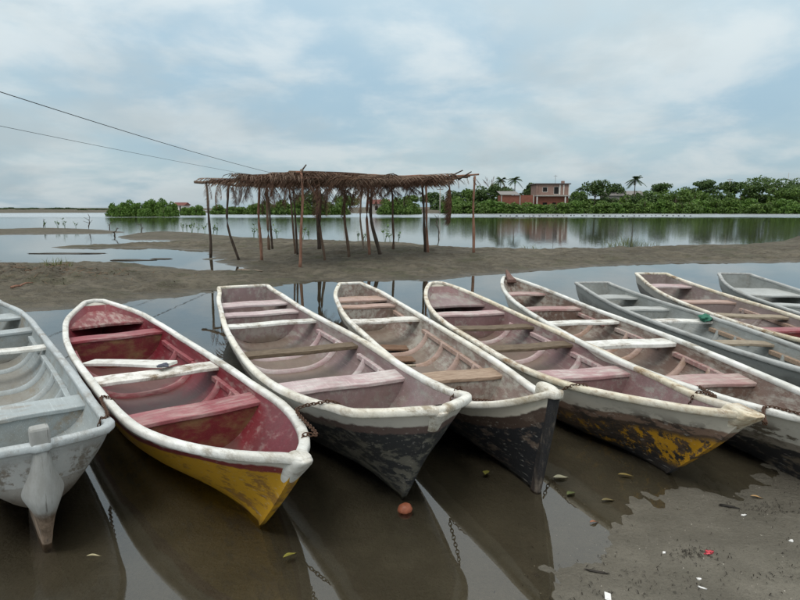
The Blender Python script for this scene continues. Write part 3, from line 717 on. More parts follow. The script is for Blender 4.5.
b9 = Canoe('canoe', 'grey canoe with rounded stern cut by the right edge, farthest right', P9, .35, .35, 'transom', seed=9, rim_w=.055)
fit_out(b9, s_hull, s_in, rim_slate, [dict(t=.80, mat=s_seat, drop=.06, depth=.85), dict(t=.60, mat=s_seat, drop=.05, depth=.24, panel=s_in)], (.5, .68), s_in)

# ------------------------------------------------------------------ things lying in and between the boats
def loose(name, label, cat, pts, wid, thick, mat, bevel=.005):
    a, b = Vector(pts[0]), Vector(pts[1]); d = (b - a); L = d.length; d.normalize(); sx = d.cross(Vector((0, 0, 1))).normalized(); u = sx.cross(d)
    m = MB(); V = []; mid = (a + b) / 2; n = 6
    for i in range(n):
        f = i / (n - 1); p = d * (f - .5) * L; w = wid * (1 + .06 * math.sin(f * 7 + L * 9))
        for (q, r) in ((-.5, .5), (.5, .5), (.5, -.5), (-.5, -.5)): V.append(p + sx * q * w + u * r * thick + u * .004 * math.sin(f * 5))
    F = [(i*4+j, i*4+(j+1) % 4, (i+1)*4+(j+1) % 4, (i+1)*4+j) for i in range(n-1) for j in range(4)] + [(0,1,2,3), tuple((n-1)*4+k for k in (3,2,1,0))]
    m.add(V, F); o = m.build(name, mat, None, False, bevel); o.location = mid
    return tag(o, label, cat)
def lump(name, label, cat, loc, dims, mat, seed=0, rough=.35, rz=0.0):
    bm = bmesh.new(); bmesh.ops.create_icosphere(bm, subdivisions=3, radius=1)
    for v in bm.verts:
        p = v.co; k = 1 + rough * (float(fbm(np.array([p.x * 2 + seed * 5]), np.array([p.y * 2 + p.z * 3.1]), 4, seed)[0]) * 2)
        v.co = Vector((p.x * dims[0] * k, p.y * dims[1] * k, p.z * dims[2] * k))
    me = bpy.data.meshes.new(name); bm.to_mesh(me); bm.free()
    me.polygons.foreach_set('use_smooth', [True] * len(me.polygons))
    o = link(name, me, mat); o.location = loc; o.rotation_euler = (0, 0, rz); return tag(o, label, cat)
zr = float(b2.rim(.5))
loose('loose_plank', 'short white plank lying askew inside the red and yellow canoe', 'plank', (b2.to_world(.615, .40, zr - .05), b2.to_world(.487, -.13, zr + .016)), .16, .028, white_plank)
lump('rag', 'small crumpled slate-blue rag on white plank in red canoe', 'rag', b2.to_world(.482, -.06, zr + .02), (.045, .028, .016), plain('slate_blue_cloth', (.10, .11, .14), .9), 3, .8, .5)
lump('net_bundle', 'crumpled green net on end of white plank in blue-grey canoe', 'net', b7.to_world(.545, -.34, float(b7.rim(.54)) + .0), (.12, .07, .04), plain('green_net', (.035, .15, .10), .8, .5, 60), 5, .9, 1.1)
z4 = -.02
brown = wood('rotten_brown_board', (.12, .07, .045), (.24, .15, .10), .85, 1.0, 13.0)
loose('loose_board', 'faded pink board on the floor of black-bowed canoe', 'board', (b4.to_world(.43, .20, z4 + .10), b4.to_world(.43, -.20, z4 + .11)), .24, .022, p_in)
loose('loose_board', 'rotten brown board across floor ribs of black-bowed canoe', 'board', (b4.to_world(.52, .24, z4 + .10), b4.to_world(.515, -.12, z4 + .10)), .20, .02, brown)
loose('loose_board', 'brown split board under white plank in black-bowed canoe', 'board', (b4.to_world(.61, .26, z4 + .11), b4.to_world(.60, -.20, z4 + .10)), .22, .02, brown)
loose('loose_board', 'pale narrow stick on floor of black-bowed canoe', 'board', (b4.to_world(.465, .22, z4 + .115), b4.to_world(.462, -.04, z4 + .115)), .05, .02, grey_plank)

rust = plain('rusty_iron', (.075, .038, .022), .75, .6, 120)
def link_mesh():
    m = MB(); n = 14; V = []; F = []; k = 5
    for i in range(n):
        a = 2 * math.pi * i / n; c = Vector((math.cos(a) * .017, math.sin(a) * .010, 0)); nr = Vector((math.cos(a), math.sin(a), 0))
        for j in range(k):
            q = 2 * math.pi * j / k; V.append(c + (nr * math.cos(q) + Vector((0, 0, 1)) * math.sin(q)) * .0036)
    F = [(i*k+j, i*k+(j+1) % k, ((i+1) % n)*k+(j+1) % k, ((i+1) % n)*k+j) for i in range(n) for j in range(k)]
    m.add(V, F); me = m.mesh('link', True); me.materials.append(rust); return me
LINK = link_mesh()
def chain(label, pts):
    """pts: world points the chain passes through"""
    pts = [Vector(p) for p in pts]; dense = []
    for i in range(len(pts) - 1):
        p0, p1, p2, p3 = pts[max(i-1, 0)], pts[i], pts[i+1], pts[min(i+2, len(pts)-1)]
        for k in range(24):
            u = k / 24
            dense.append(.5 * ((2*p1) + (p2-p0)*u + (2*p0-5*p1+4*p2-p3)*u*u + (3*p1-p0-3*p2+p3)*u**3))
    dense.append(pts[-1]); root = empty('chain', pts[0]); tag(root, label, 'chain', 'rusty mooring chains')
    acc = 0; step = .026; nxt = 0; k = 0
    for i in range(len(dense) - 1):
        a, b = dense[i], dense[i+1]; L = (b - a).length
        while nxt <= acc + L and L > 0:
            p = a.lerp(b, (nxt - acc) / L); d = (b - a).normalized()
            o = link('link', LINK, None, root)
            q = d.to_track_quat('X', 'Z').to_matrix().to_4x4() @ Matrix.Rotation((R(25) if k % 2 else R(115)) + rng.uniform(-.3, .3), 4, 'X')
            o.matrix_local = Matrix.Translation(p - root.location) @ q
            k += 1; nxt += step
        acc += L
def rimpt(b, t, side, dz=.035, dy=0.0): return b.to_world(t, side * (float(b.half(t)) + dy), float(b.rim(t)) + dz)
chain('rusty chain tying pale grey canoe to yellow canoe', [rimpt(b1, .085, -1, -.07, -.06), rimpt(b1, .085, -1, .012, -.036), rimpt(b1, .083, -1, .034), rimpt(b2, .36, 1, .032, .03), rimpt(b2, .355, 1, .034, -.01), rimpt(b2, .345, 1, -.01, -.045), rimpt(b2, .34, 1, -.05, -.05)])
chain('rusty chain from yellow canoe bow to wide pink canoe', [b2.to_world(.05, -.06, .40), rimpt(b2, .052, -1, -.02, -.04), rimpt(b2, .055, -1, .034, -.005), rimpt(b2, .06, -1, .02, .06), rimpt(b3, .13, 1, -.02, .12), rimpt(b3, .11, 1, .03, .02), rimpt(b3, .10, 1, .034, -.02), rimpt(b3, .095, 1, .0, -.06)])
chain('rusty chain from wide pink canoe to black-bowed canoe', [rimpt(b3, .075, -1, -.13, -.12), rimpt(b3, .078, -1, -.03, -.05), rimpt(b3, .08, -1, .034), rimpt(b3, .085, -1, .0, .045), rimpt(b4, .115, 1, .02, .03), rimpt(b4, .10, 1, .034, .0), rimpt(b4, .08, 1, .028, -.03), rimpt(b4, .05, 1, .0, -.05)])
_a = rimpt(b5, .21, 1, -.03, .05); _b = rimpt(b4, .12, -1, -.03, .045)
chain('rusty chain from cream-rimmed pink canoe to black bow', [rimpt(b5, .17, 1, -.07, -.06), rimpt(b5, .18, 1, .0, -.036), rimpt(b5, .19, 1, .034, -.005), _a, _a.lerp(_b, .35) + Vector((0, 0, -.09)), _a.lerp(_b, .7) + Vector((0, 0, -.08)), _b])
chain('rusty chain from dusty pink canoe to long white-planked canoe', [rimpt(b5, .115, -1, -.10, -.05), rimpt(b5, .11, -1, .0, -.035), rimpt(b5, .105, -1, .034), rimpt(b5, .085, -1, .02, .04), rimpt(b6, .16, 1, .035, .0)])
chain('rusty chain at right edge from cream bow along white rim', [b5.to_world(.0, -.06, .60), rimpt(b5, .0, -1, -.05, .07), rimpt(b6, .085, 1, .03, .02), rimpt(b6, .06, 1, .034), rimpt(b6, .035, 1, .03)])

# ------------------------------------------------------------------ thatched shelter
bark = [wood('brown_bark', (.075, .048, .034), (.17, .115, .08), .9, 1.0, 1, (6, 6, 1.2)), wood('red_brown_bark', (.16, .075, .048), (.30, .17, .12), .9, 1.0, 2, (6, 6, 1.2)), wood('dark_bark', (.035, .027, .022), (.09, .066, .05), .9, 1.0, 3, (6, 6, 1.2)), wood('pale_bark', (.17, .13, .10), (.32, .26, .20), .9, 1.0, 4, (6, 6, 1.2))]
POSTS = [  # photo foot x, y, top x, y, material, radius
    (210.5, 257, 206, 183, 2, .045), (240, 259.5, 228, 187, 2, .040), (262, 262.5, 259, 180, 1, .045), (269, 250, 266, 186, 0, .045), (272.5, 249.5, 267, 188, 2, .04),
    (295.5, 254, 289, 186, 0, .035), (297.5, 254.5, 293, 186, 2, .035), (299, 271, 301.5, 173, 1, .038), (319.7, 249, 317, 184, 2, .07), (325, 260.5, 320, 190, 0, .035),
    (349.5, 251, 344, 190, 0, .045), (363.5, 246.5, 361, 186, 3, .035), (369.5, 255.5, 368.5, 177, 1, .045), (381.5, 253.5, 372, 184, 2, .055), (392.5, 248, 391, 186, 0, .04),
    (425, 253.5, 422, 184, 2, .045), (428, 254.5, 426, 179, 1, .040), (474, 253, 474.5, 176, 1, .045)]
shel = empty('thatched_shelter', (*at(330, 257, .15), 0))
tag(shel, 'open shelter of crooked poles with ragged dry palm thatch roof', 'shelter')
SL = Vector(shel.location)
tops = []
for (fx, fy, tx, ty, mi, rad) in POSTS:
    z = .15
    for _ in range(6): x, y = at(fx, fy, z); z = gz(x, y)
    tp = Vector(at_depth(tx, ty, y + rng.uniform(-.1, .1))); ft = Vector((x, y, z - .15)); tops.append(tp)
    pts = []; rr = []; a = rng.uniform(0, 6)
    for k in range(9):
        f = k / 8; bend = math.sin(f * math.pi) * .05 + .02 * math.sin(f * 9 + a)
        if (fx, mi) in ((381.5, 2), (240, 2)): bend += math.sin(f * math.pi) * .13
        pts.append(ft.lerp(tp, f) + Vector((math.cos(a) * bend, math.sin(a) * bend, 0)) - SL)
        rr.append(rad * (1.12 - .35 * f) * (1 + .12 * math.sin(k * 2.3 + a)))
    m = MB(); m.tube(pts, rr, 8); m.build('post', bark[mi], shel, True)
def beam(p, q, rad, mi, sag=.03):
    m = MB(); a = rng.uniform(0, 6)
    m.tube([p.lerp(q, k / 8) - SL + Vector((0, 0, -sag * math.sin(k / 8 * math.pi) + .02 * math.sin(k * 1.7 + a))) for k in range(9)], [rad * (1.1 - .3 * k / 8) for k in range(9)], 7)
    m.build('beam', bark[mi], shel, True)
T = tops; up = Vector((0, 0, .04))
beam(T[0] + Vector((-.35, -.05, .03)), T[2] + up, .045, 0); beam(T[2] + Vector((-.6, .1, .04)), T[7] + up, .04, 1); beam(T[7] + Vector((-.3, 0, .03)), T[12] + up, .045, 0)
beam(T[12] + Vector((-.3, 0, .05)), T[17] + Vector((.14, 0, .03)), .035, 1); beam(T[3], T[8] + up, .045, 2); beam(T[8] + Vector((-.3, 0, 0)), T[14], .045, 0); beam(T[14], T[17] + Vector((-.1, .3, 0)), .035, 0)
beam(T[0] + up, T[4] + up, .035, 0); beam(T[7] + up * 1.6, T[8] + up * 1.6, .035, 3); beam(T[12] + up, T[11] + up, .035, 0); beam(T[16] + up * 2, T[14] + up, .035, 1); beam(T[2] + up * 2, T[3] + up * 2, .035, 0); beam(T[16] + Vector((-.5, 0, .05)), T[16] + Vector((1.5, 1.5, .12)), .03, 0)
FM = []
for variant in range(4):
    r2 = random.Random(40 + variant); m = MB(); Lf = 2.3; droop = (.28, .5, .06, .7)[variant]
    spine = [Vector((Lf * f, 0, .10 * math.sin(f * 2.2) - droop * f ** 2.4)) for f in [k / 10 for k in range(11)]]
    m.tube(spine, [.022 * (1 - .8 * k / 10) for k in range(11)], 5)
    for k in range(34):
        f = .12 + .86 * k / 34; i = min(int(f * 10), 9); p = spine[i].lerp(spine[i+1], f * 10 - i)
        for sd in (-1, 1):
            if r2.random() < .12: continue
            ll = (.62 if .2 < f < .8 else .42) * r2.uniform(.6, 1.15); sp_ = r2.uniform(.25, .85); w = r2.uniform(.010, .020)
            d1 = Vector((.75, sd * sp_, -.35 - r2.uniform(0, .5))).normalized(); d2 = Vector((.45, sd * sp_ * .4, -1.0)).normalized()
            q1 = p + d1 * ll * .5; q2 = q1 + d2 * ll * .55; s_ = Vector((.5, -sd * .2, .6)).normalized() * w
            m.add([p - s_ * .6, p + s_ * .6, q1 + s_, q1 - s_, q2], [(0, 1, 2, 3), (3, 2, 4)])
    me = m.mesh('frond', False, False); FM.append(me)
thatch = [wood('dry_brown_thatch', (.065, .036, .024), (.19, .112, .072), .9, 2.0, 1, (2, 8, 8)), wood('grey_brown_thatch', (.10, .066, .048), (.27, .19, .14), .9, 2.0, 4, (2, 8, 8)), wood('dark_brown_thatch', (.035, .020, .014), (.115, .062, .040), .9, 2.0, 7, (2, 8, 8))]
FMM = []
for mi, mt in enumerate(thatch):
    for me in FM:
        c = me.copy(); c.materials.append(mt); FMM.append(c)
def frond(p, ang, pitch, roll=0.0, sc=1.0, mi=None, flat=False):
    me = FMM[(mi if mi is not None else rng.choice((0, 0, 1, 2, 2))) * 4 + (2 if flat else rng.randrange(4))]
    o = link('frond', me, None, shel)
    o.matrix_local = Matrix.Translation(Vector(p) - SL) @ Matrix.Rotation(ang, 4, 'Z') @ Matrix.Rotation(pitch, 4, 'Y') @ Matrix.Rotation(roll, 4, 'X') @ Matrix.Diagonal((sc, sc, sc * (.55 if flat else 1), 1))
# roof plane through the post tops
A = np.array([[t.x, t.y, 1] for t in tops]); zz = np.array([t.z for t in tops]); pl = np.linalg.lstsq(A, zz, rcond=None)[0]
def roofz(x, y): return float(pl[0] * x + pl[1] * y + pl[2])
def roof_pt(u, v):
    f = Vector((-5.05 + 6.0 * u, 16.6 - 1.5 * math.sin(math.pi * min(1, u * 1.25)) + .9 * u, 0)); b = Vector((-5.5 + 6.9 * u, 21.0 + .2 * u, 0)); p = f.lerp(b, v)
    p.z = roofz(p.x, p.y) - .01; return p
for k in range(165):                                   # the mat: fronds laid flat, most of them along the roof
    u = rng.random() if k % 4 == 0 else .2 + .8 * rng.random(); v = rng.random(); p = roof_pt(u, v); sc = rng.uniform(.7, 1.0)
    ang = rng.choice((rng.gauss(0, .25), rng.gauss(3.14, .25), rng.gauss(0, .3), rng.gauss(3.14, .3), rng.gauss(-1.57, .4)))
    L_ = 2.3 * sc; x0_ = p.x - L_ * .5 * math.cos(ang); xe = p.x + L_ * .5 * math.cos(ang)
    sh_ = max(0, max(x0_, xe) - 1.55) - max(0, -5.3 - min(x0_, xe)); p.x -= sh_
    dome = .02 + .15 * math.sin(math.pi * min(1, max(.0, u * 1.02))) * rng.random()
    frond((p.x - L_ * .5 * math.cos(ang), p.y - L_ * .4 * math.sin(ang), p.z + dome), ang, rng.gauss(-.01, .025), rng.uniform(-.25, .25), sc, rng.choice((0, 1, 1, 2)), True)
for k in range(104):                                    # ragged fringe hanging towards the boats
    u = .03 + .97 * (k + rng.random()) / 78; v = rng.choice((0, 0, 0, .1, .25)); p = roof_pt(u, v)
    mid_ = math.sin(math.pi * min(1, max(0, (u - .02) * 1.05))); sc = rng.uniform(.24, .40) * (.38 + .98 * mid_)
    frond((p.x + rng.uniform(-.2, .2), p.y + .15, p.z + rng.uniform(.0, .12)), rng.gauss(-1.57, .8), rng.uniform(.55, 1.25), rng.uniform(-.9, .9), sc * .92, rng.choice((0, 2, 2)))
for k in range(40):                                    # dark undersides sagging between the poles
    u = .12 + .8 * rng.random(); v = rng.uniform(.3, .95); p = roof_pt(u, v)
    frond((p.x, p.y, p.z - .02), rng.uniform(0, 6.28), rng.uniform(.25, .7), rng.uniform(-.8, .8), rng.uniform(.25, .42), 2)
for k in range(9):                                     # thin left end with bare hanging ribs
    x = -5.6 + .16 * k; y = 17.6 + rng.uniform(-.6, .8)
    frond((x, y, roofz(x, y) + .05), rng.gauss(-1.2, .8), rng.uniform(1.0, 1.4), rng.uniform(-1, 1), rng.uniform(.2, .36))
hp = at_depth(449.5, 184, 20.0)
for k in range(5): frond((hp[0] + rng.uniform(-.05, .05), hp[1], hp[2]), rng.uniform(0, 6), R(84), rng.uniform(-1, 1), .56, 0)
for (px, py, a, L_) in ((447, 174, .45, .5), (458, 176, .55, .45), (283, 170.5, -.1, .9), (300, 169, .9, .3)):   # stray sticks poking out on top
    p = Vector(at_depth(px, py + 4, 17.5)); m = MB(); m.tube([p - SL, p - SL + Vector((L_ * math.cos(a), 0, L_ * math.sin(a)))], [.03, .018], 6); m.build('stick', bark[2], shel, True)

# ------------------------------------------------------------------ vegetation
def leaf_cloud(blobs, n, size, seed, flat=.75):
    g = np.random.default_rng(seed); B = np.array(blobs); vol = B[:, 3] * B[:, 4] * B[:, 5]; pick = g.choice(len(B), n, p=vol ** .67 / (vol ** .67).sum())
    d = g.normal(size=(n, 3)); d /= np.linalg.norm(d, axis=1)[:, None]
    rad = g.uniform(.55, 1.05, n) ** .6; c = B[pick, :3] + d * B[pick, 3:6] * rad[:, None]
    c += g.normal(size=(n, 3)) * .06 * B[pick, 3:4]
    nn = d * .6 + g.normal(size=(n, 3)) * .7 + np.array([0, 0, .5]); nn /= np.linalg.norm(nn, axis=1)[:, None]
    a = np.cross(nn, g.normal(size=(n, 3))); a /= np.linalg.norm(a, axis=1)[:, None]; b = np.cross(nn, a)
    s = size * g.uniform(.5, 1.25, n)[:, None]
    V = np.stack([c - a * s, c + b * s * .55, c + a * s, c - b * s * .55], 1); ok = c[:, 2] > .02
    V = V[ok].reshape(-1, 3); F = np.arange(len(V)).reshape(-1, 4)
    return V, F
def leaf_mesh(name, blobs, n, size, seed):
    V, F = leaf_cloud(blobs, n, size, seed); me = bpy.data.meshes.new(name); me.from_pydata(V.tolist(), [], F.tolist()); me.update(); return me
mang = leafmat('mangrove_leaves', (.060, .120, .020), (.14, .22, .044)); mang_b = leafmat('bright_mangrove_leaves', (.066, .142, .022), (.145, .245, .045))
treeleaf = leafmat('dark_tree_leaves', (.042, .082, .022), (.095, .15, .042)); pale_leaf = leafmat('pale_feathery_leaves', (.060, .115, .030), (.12, .18, .05)); palm_leaf = leafmat('palm_leaves', (.030, .060, .020), (.07, .12, .035))
trunkm = wood('grey_trunk', (.07, .055, .04), (.17, .14, .11), .9, .3, 0, (3, 3, 1))
def bush_mesh(seed, w=3.4, h=4.2):
    r = random.Random(seed); bl = []
    for k in range(13):
        a = r.uniform(0, 6.28); q = r.random() ** .5 * w * .75; s = r.uniform(.55, 1.1)
        zc = r.uniform(.2, .8) * h * (1 - .35 * (q / w) ** 2)
        bl.append((math.cos(a) * q, math.sin(a) * q * .8, zc * .85, w * .34 * s, w * .34 * s, h * .20 * s))
    for k in range(7):
        a = k * .9; bl.append((math.cos(a) * w * .75, math.sin(a) * w * .6, h * .16, w * .32, w * .32, h * .20))
    return leaf_mesh('crown', bl, 3000, .30, seed), bl
BUSH = [bush_mesh(100 + k) for k in range(5)]
STEM = []
for k in range(3):
    r = random.Random(k); m = MB()
    for j in range(7):
        a = r.uniform(0, 6.28); m.tube([(math.cos(a) * .9, math.sin(a) * .9, -.3), (math.cos(a) * .5, math.sin(a) * .5, .8), (math.cos(a) * 1.3, math.sin(a) * 1.2, 2.6)], [.07, .06, .03], 5)
    STEM.append(m.mesh('trunk', True)); STEM[-1].materials.append(trunkm)
BM = {}
def bush(name, label, x, y, sx, sz, mat, k, group, z=None):
    key = (k % 5, mat.name)
    if key not in BM: me = BUSH[k % 5][0].copy(); me.materials.append(mat); BM[key] = me
    o = empty(name, (x, y, gz(x, y) - .05 if z is None else z), rng.uniform(0, 6.28)); o.scale = (sx, sx, sz); tag(o, label, 'shrub', group)
    link('crown', BM[key], None, o); link('trunk', STEM[k % 3], None, o)
NTH = ['first', 'second', 'third', 'fourth', 'fifth', 'sixth', 'seventh', 'eighth', 'ninth', 'tenth', 'eleventh', 'twelfth', 'thirteenth', 'fourteenth', 'fifteenth', 'sixteenth', 'seventeenth', 'eighteenth', 'nineteenth', 'twentieth', 'twenty-first', 'twenty-second', 'twenty-third', 'twenty-fourth', 'twenty-fifth', 'twenty-sixth', 'twenty-seventh', 'twenty-eighth', 'twenty-ninth', 'thirtieth', 'thirty-first', 'thirty-second', 'thirty-third', 'thirty-fourth']
# mangrove islet left of the shelter, standing in the water
x0 = -55.0
for i, (px, w, h, y) in enumerate(((118, .62, .62, 108), (130, .72, .74, 108), (143, .75, .78, 107), (155, .72, .82, 108), (166, .72, .80, 107), (175, .55, .68, 108), (124, .6, .5, 105), (148, .6, .5, 104), (168, .6, .5, 104))):
    x = (px - 400) / FPX * y; bush('mangrove_shrub', 'bright mangrove shrub, %s from left in the islet left of the shelter' % NTH[i] if i < 6 else 'low mangrove shrub at the front foot of the islet, %s from left' % NTH[i - 6], x, y, w * .72, h * 1.16, mang_b, i, 'mangroves on the left islet', -.1)
for i, (px, w, h) in enumerate(((190, .5, .62), (199, .5, .66))):
    y = 120; bush('mangrove_shrub', ('small mangrove shrub just right of the islet', 'small mangrove shrub just left of the shelter')[i], (px - 400) / FPX * y, y, w, h, mang_b, i + 2, 'small mangroves left of shelter', -.1)
for i, px in enumerate((4, 14, 27, 38, 52, 61, 74, 86, 97, 106)):
    y = 205 + rng.uniform(-8, 25); bush('scrub_bush', '%s low scrub bush from left on the far sandy beach' % NTH[i].capitalize(), (px - 400) / FPX * y, y, rng.uniform(.5, .9), rng.uniform(.14, .24), treeleaf, i, 'low scrub on the far beach')
# seen between the shelter posts
for i, (px, w, h, y) in enumerate(((222, .7, .62, 135), (238, .7, .65, 135), (255, .75, .75, 135), (270, .8, .85, 133), (286, .8, .95, 130), (304, .8, 1.0, 128), (326, .8, 1.05, 128), (342, .6, .8, 130), (388, .8, 1.0, 132), (400, .85, 1.1, 132), (412, .6, .9, 136))):
    bush('mangrove_shrub', '%s mangrove shrub from left seen between the shelter posts' % NTH[i].capitalize(), (px - 400) / FPX * y, y, w, h * 1.04, mang, i + 1, 'mangroves behind the shelter', -.1)
# long mangrove hedge on the far shore
hx = [452, 464, 477, 490, 503, 516, 530, 544, 557, 570, 584, 598, 613, 627, 641, 655, 668, 682, 697, 712, 726, 741, 756, 771, 786, 800, 815, 831, 848]
for i, px in enumerate(hx):
    y = 150 + rng.uniform(-3, 3) - (.02 * max(px - 640, 0)); h = rng.uniform(.85, 1.06) * (.92 if 495 < px < 570 else 1.0 if px < 640 else 1.08)
    bush('mangrove_shrub', '%s rounded shrub from left in the far-shore mangrove hedge' % NTH[i].capitalize(), (px - 400) / FPX * y, y, rng.uniform(.98, 1.2), h, mang if i % 3 else mang_b, i, 'far-shore mangrove hedge', .0)

for i, px in enumerate([447, 462, 478, 494, 574, 590, 607, 624, 641, 658, 676, 694, 712, 730, 748, 766, 784, 803, 824, 846]):
    y = 166 + rng.uniform(-3, 5); h = rng.uniform(1.25, 1.6) * (1.12 if px > 690 else 1.0)
    bush('tall_mangrove_shrub', '%s tall dark shrub from left in the row behind the far hedge' % NTH[i].capitalize(), (px - 400) / FPX * y, y, rng.uniform(1.2, 1.5), h, mang if i % 2 else treeleaf, i + 2, 'tall shrubs behind the far hedge', .3)

def tree(name, label, px, y, top, wid, mat, seed, n=2600, size=.32, layered=False, group='trees behind the mangrove hedge'):
    x = (px - 400) / FPX * y; z0 = gz(x, y); r = random.Random(seed)
    H = CAM_H + (206.5 - top) / FPX * y - z0; W = wid / FPX * y / 2
    o = empty(name, (x, y, z0)); tag(o, label, 'tree', group); bl = []
    for k in range(12 if not layered else 9):
        a = r.uniform(0, 6.28); q = r.random() ** .6 * W * .68; zc = H * (r.uniform(.55, .9) if not layered else r.uniform(.58, .93)) - .12 * H * (q / W) ** 2
        s = W * r.uniform(.28, .46); bl.append((math.cos(a) * q, math.sin(a) * q, zc, s, s, s * (.75 if not layered else .38)))
    link('crown', leaf_mesh('crown', bl, n, size, seed), mat, o)
    m = MB(); m.tube([(0, 0, -.3), (.1, 0, H * .35), (0, .1, H * .7)], [.24, .18, .08], 7)
    for b in bl[:7]: m.tube([(.05, 0, H * .4), (b[0] * .5, b[1] * .5, H * .42 + (b[2] - H * .42) * .6), (b[0], b[1], b[2])], [.09, .06, .02], 5)
    m.build('trunk', trunkm, o, True)
def palm(label, px, y, top, sc, seed):
    x = (px - 400) / FPX * y; z0 = gz(x, y); H = CAM_H + (206.5 - top) / FPX * y - z0 - .8 * sc; r = random.Random(seed)
    o = empty('palm_tree', (x, y, z0)); tag(o, label, 'palm', 'coconut palms behind the hedge')
    m = MB(); m.tube([(.3 * math.sin(f * 2), .1 * f, H * f - .2) for f in [k / 6 for k in range(7)]], [.2 - .07 * k / 6 for k in range(7)], 7); m.build('trunk', trunkm, o, True)
    tip = Vector((.3 * math.sin(2), .1, H - .2))
    for k in range(17):
        a = k * 2.4 + r.uniform(-.2, .2); el = r.uniform(-.3, 1.1); L = r.uniform(2.6, 3.4) * sc; m = MB(); pts = []
        for j in range(7):
            f = j / 6; pts.append(tip + Vector((math.cos(a) * math.cos(el) * L * f, math.sin(a) * math.cos(el) * L * f, math.sin(el) * L * f - .62 * L * f * f * (.6 + .4 * math.cos(el)))))
        m.tube(pts, [.035 * (1 - .8 * j / 6) for j in range(7)], 4)
        sdv = Vector((-math.sin(a), math.cos(a), 0))
        for j in range(14):
            f = .1 + .88 * j / 14; i = min(int(f * 6), 5); p = pts[i].lerp(pts[i+1], f * 6 - i); dv = (pts[i+1] - pts[i]).normalized()
            for s_ in (-1, 1):
                ll = 1.0 * sc * math.sin(.25 + f * 2.6); q = p + (dv * .5 + sdv * s_ * .8 + Vector((0, 0, -.35))).normalized() * ll
                m.add([p, p + dv * .26 * sc, q], [(0, 1, 2)])
        m.build('frond', palm_leaf, o, False, 0, False)
TREES = [(486, 165, 184, 26, treeleaf, 0), (500, 172, 181, 24, treeleaf, 0), (527, 176, 183, 20, treeleaf, 0), (470, 170, 190, 24, mang, 0), (455, 172, 192, 22, treeleaf, 0), (592, 168, 180.5, 30, treeleaf, 0), (612, 175, 184, 26, treeleaf, 0), (657, 178, 183, 32, treeleaf, 1), (684, 182, 187, 22, treeleaf, 0), (702, 170, 181, 34, treeleaf, 1), (726, 172, 180, 30, treeleaf, 1), (746, 165, 181, 30, pale_leaf, 0), (770, 162, 177, 52, pale_leaf, 1), (795, 166, 180, 36, treeleaf, 0), (822, 164, 180, 44, pale_leaf, 0), (640, 174, 190, 26, mang, 0), (576, 180, 192, 20, mang, 0), (430, 178, 194, 26, treeleaf, 0), (410, 182, 196, 22, mang, 0), (310, 175, 196, 40, treeleaf, 0), (350, 182, 198, 36, mang, 0), (780, 158, 190, 30, mang, 0), (672, 162, 192, 36, mang, 0)]
TL = ['dark round tree left of the palms by the brick house', 'dark tree just left of the low brick annex roof', 'dark tree rising behind the left side of the brick house', 'mid-green tree right behind the right shelter post', 'dark tree behind the right end of the shelter', 'tall round dark tree right of the brick house', 'dark tree just left of the lone palm', 'flat-topped tree right of the lone palm', 'small dark tree between the two flat-topped trees', 'flat-topped dark tree left of the utility pole', 'layered dark tree right of the utility pole', 'pale green tree left of the wide feathery tree', 'wide pale feathery tree near the right edge', 'dark tree beside the feathery tree at right edge', 'pale green tree beyond the right edge', 'low green tree beneath the lone palm', 'low green tree against the right wall of the brick house', 'dark tree behind the bare shelter corner', 'low green tree behind the hanging frond bundle', 'broad dark tree far behind the shelter middle', 'low tree far behind the shelter middle, right of the broad one', 'rounded green tree at the foot of the feathery tree', 'low broad green tree behind the middle of the hedge']
for i, (px, y, top, w, mt, lay) in enumerate(TREES):
    tree('broadleaf_tree', TL[i].capitalize(), px, y, top, w, mt, 300 + i, 1500 if not lay else 1800, .36, bool(lay))
palm('tall lone coconut palm standing clear above the treeline', 630, 166, 177.5, .95, 1)
palm('coconut palm behind low annex, left one of the pair', 498, 178, 178.5, .85, 2)
palm('coconut palm just left of the brick house, right one of the pair', 512, 176, 178, .85, 3)
palm('small coconut palm right of the brick house', 577, 185, 187, .7, 4)

# ------------------------------------------------------------------ far buildings
brick = plain('raw_red_brick', (.23, .088, .060), .85, .35, 2.0); pinkw = plain('faded_pink_render', (.27, .175, .145), .85, .35, 1.2); conc = plain('grey_concrete', (.36, .34, .31), .85, .25, 1.0)
voidm = plain('dark_room', (.014, .013, .013), .8, .2); whitew = plain('whitewash', (.66, .64, .60), .8, .15, 1.0); greyroof = plain('grey_sheet_roof', (.20, .19, .18), .7, .3, 1.5); redroof = plain('red_painted_sheet', (.15, .052, .042), .8, .3, 1.2)
def px_x(px, y): return (px - 400) / FPX * y
def wall_with_windows(m, x0, x1, z0, z1, y, th, wins):
    xs = sorted({x0, x1, *[w[0] for w in wins], *[w[1] for w in wins]}); zs = sorted({z0, z1, *[w[2] for w in wins], *[w[3] for w in wins]})
    for a, b in zip(xs, xs[1:]):
        for c, d in zip(zs, zs[1:]):
            if any(w[0] <= a and b <= w[1] and w[2] <= c and d <= w[3] for w in wins): continue
            m.box(((a+b)/2, y, (c+d)/2), (b-a, th, d-c))
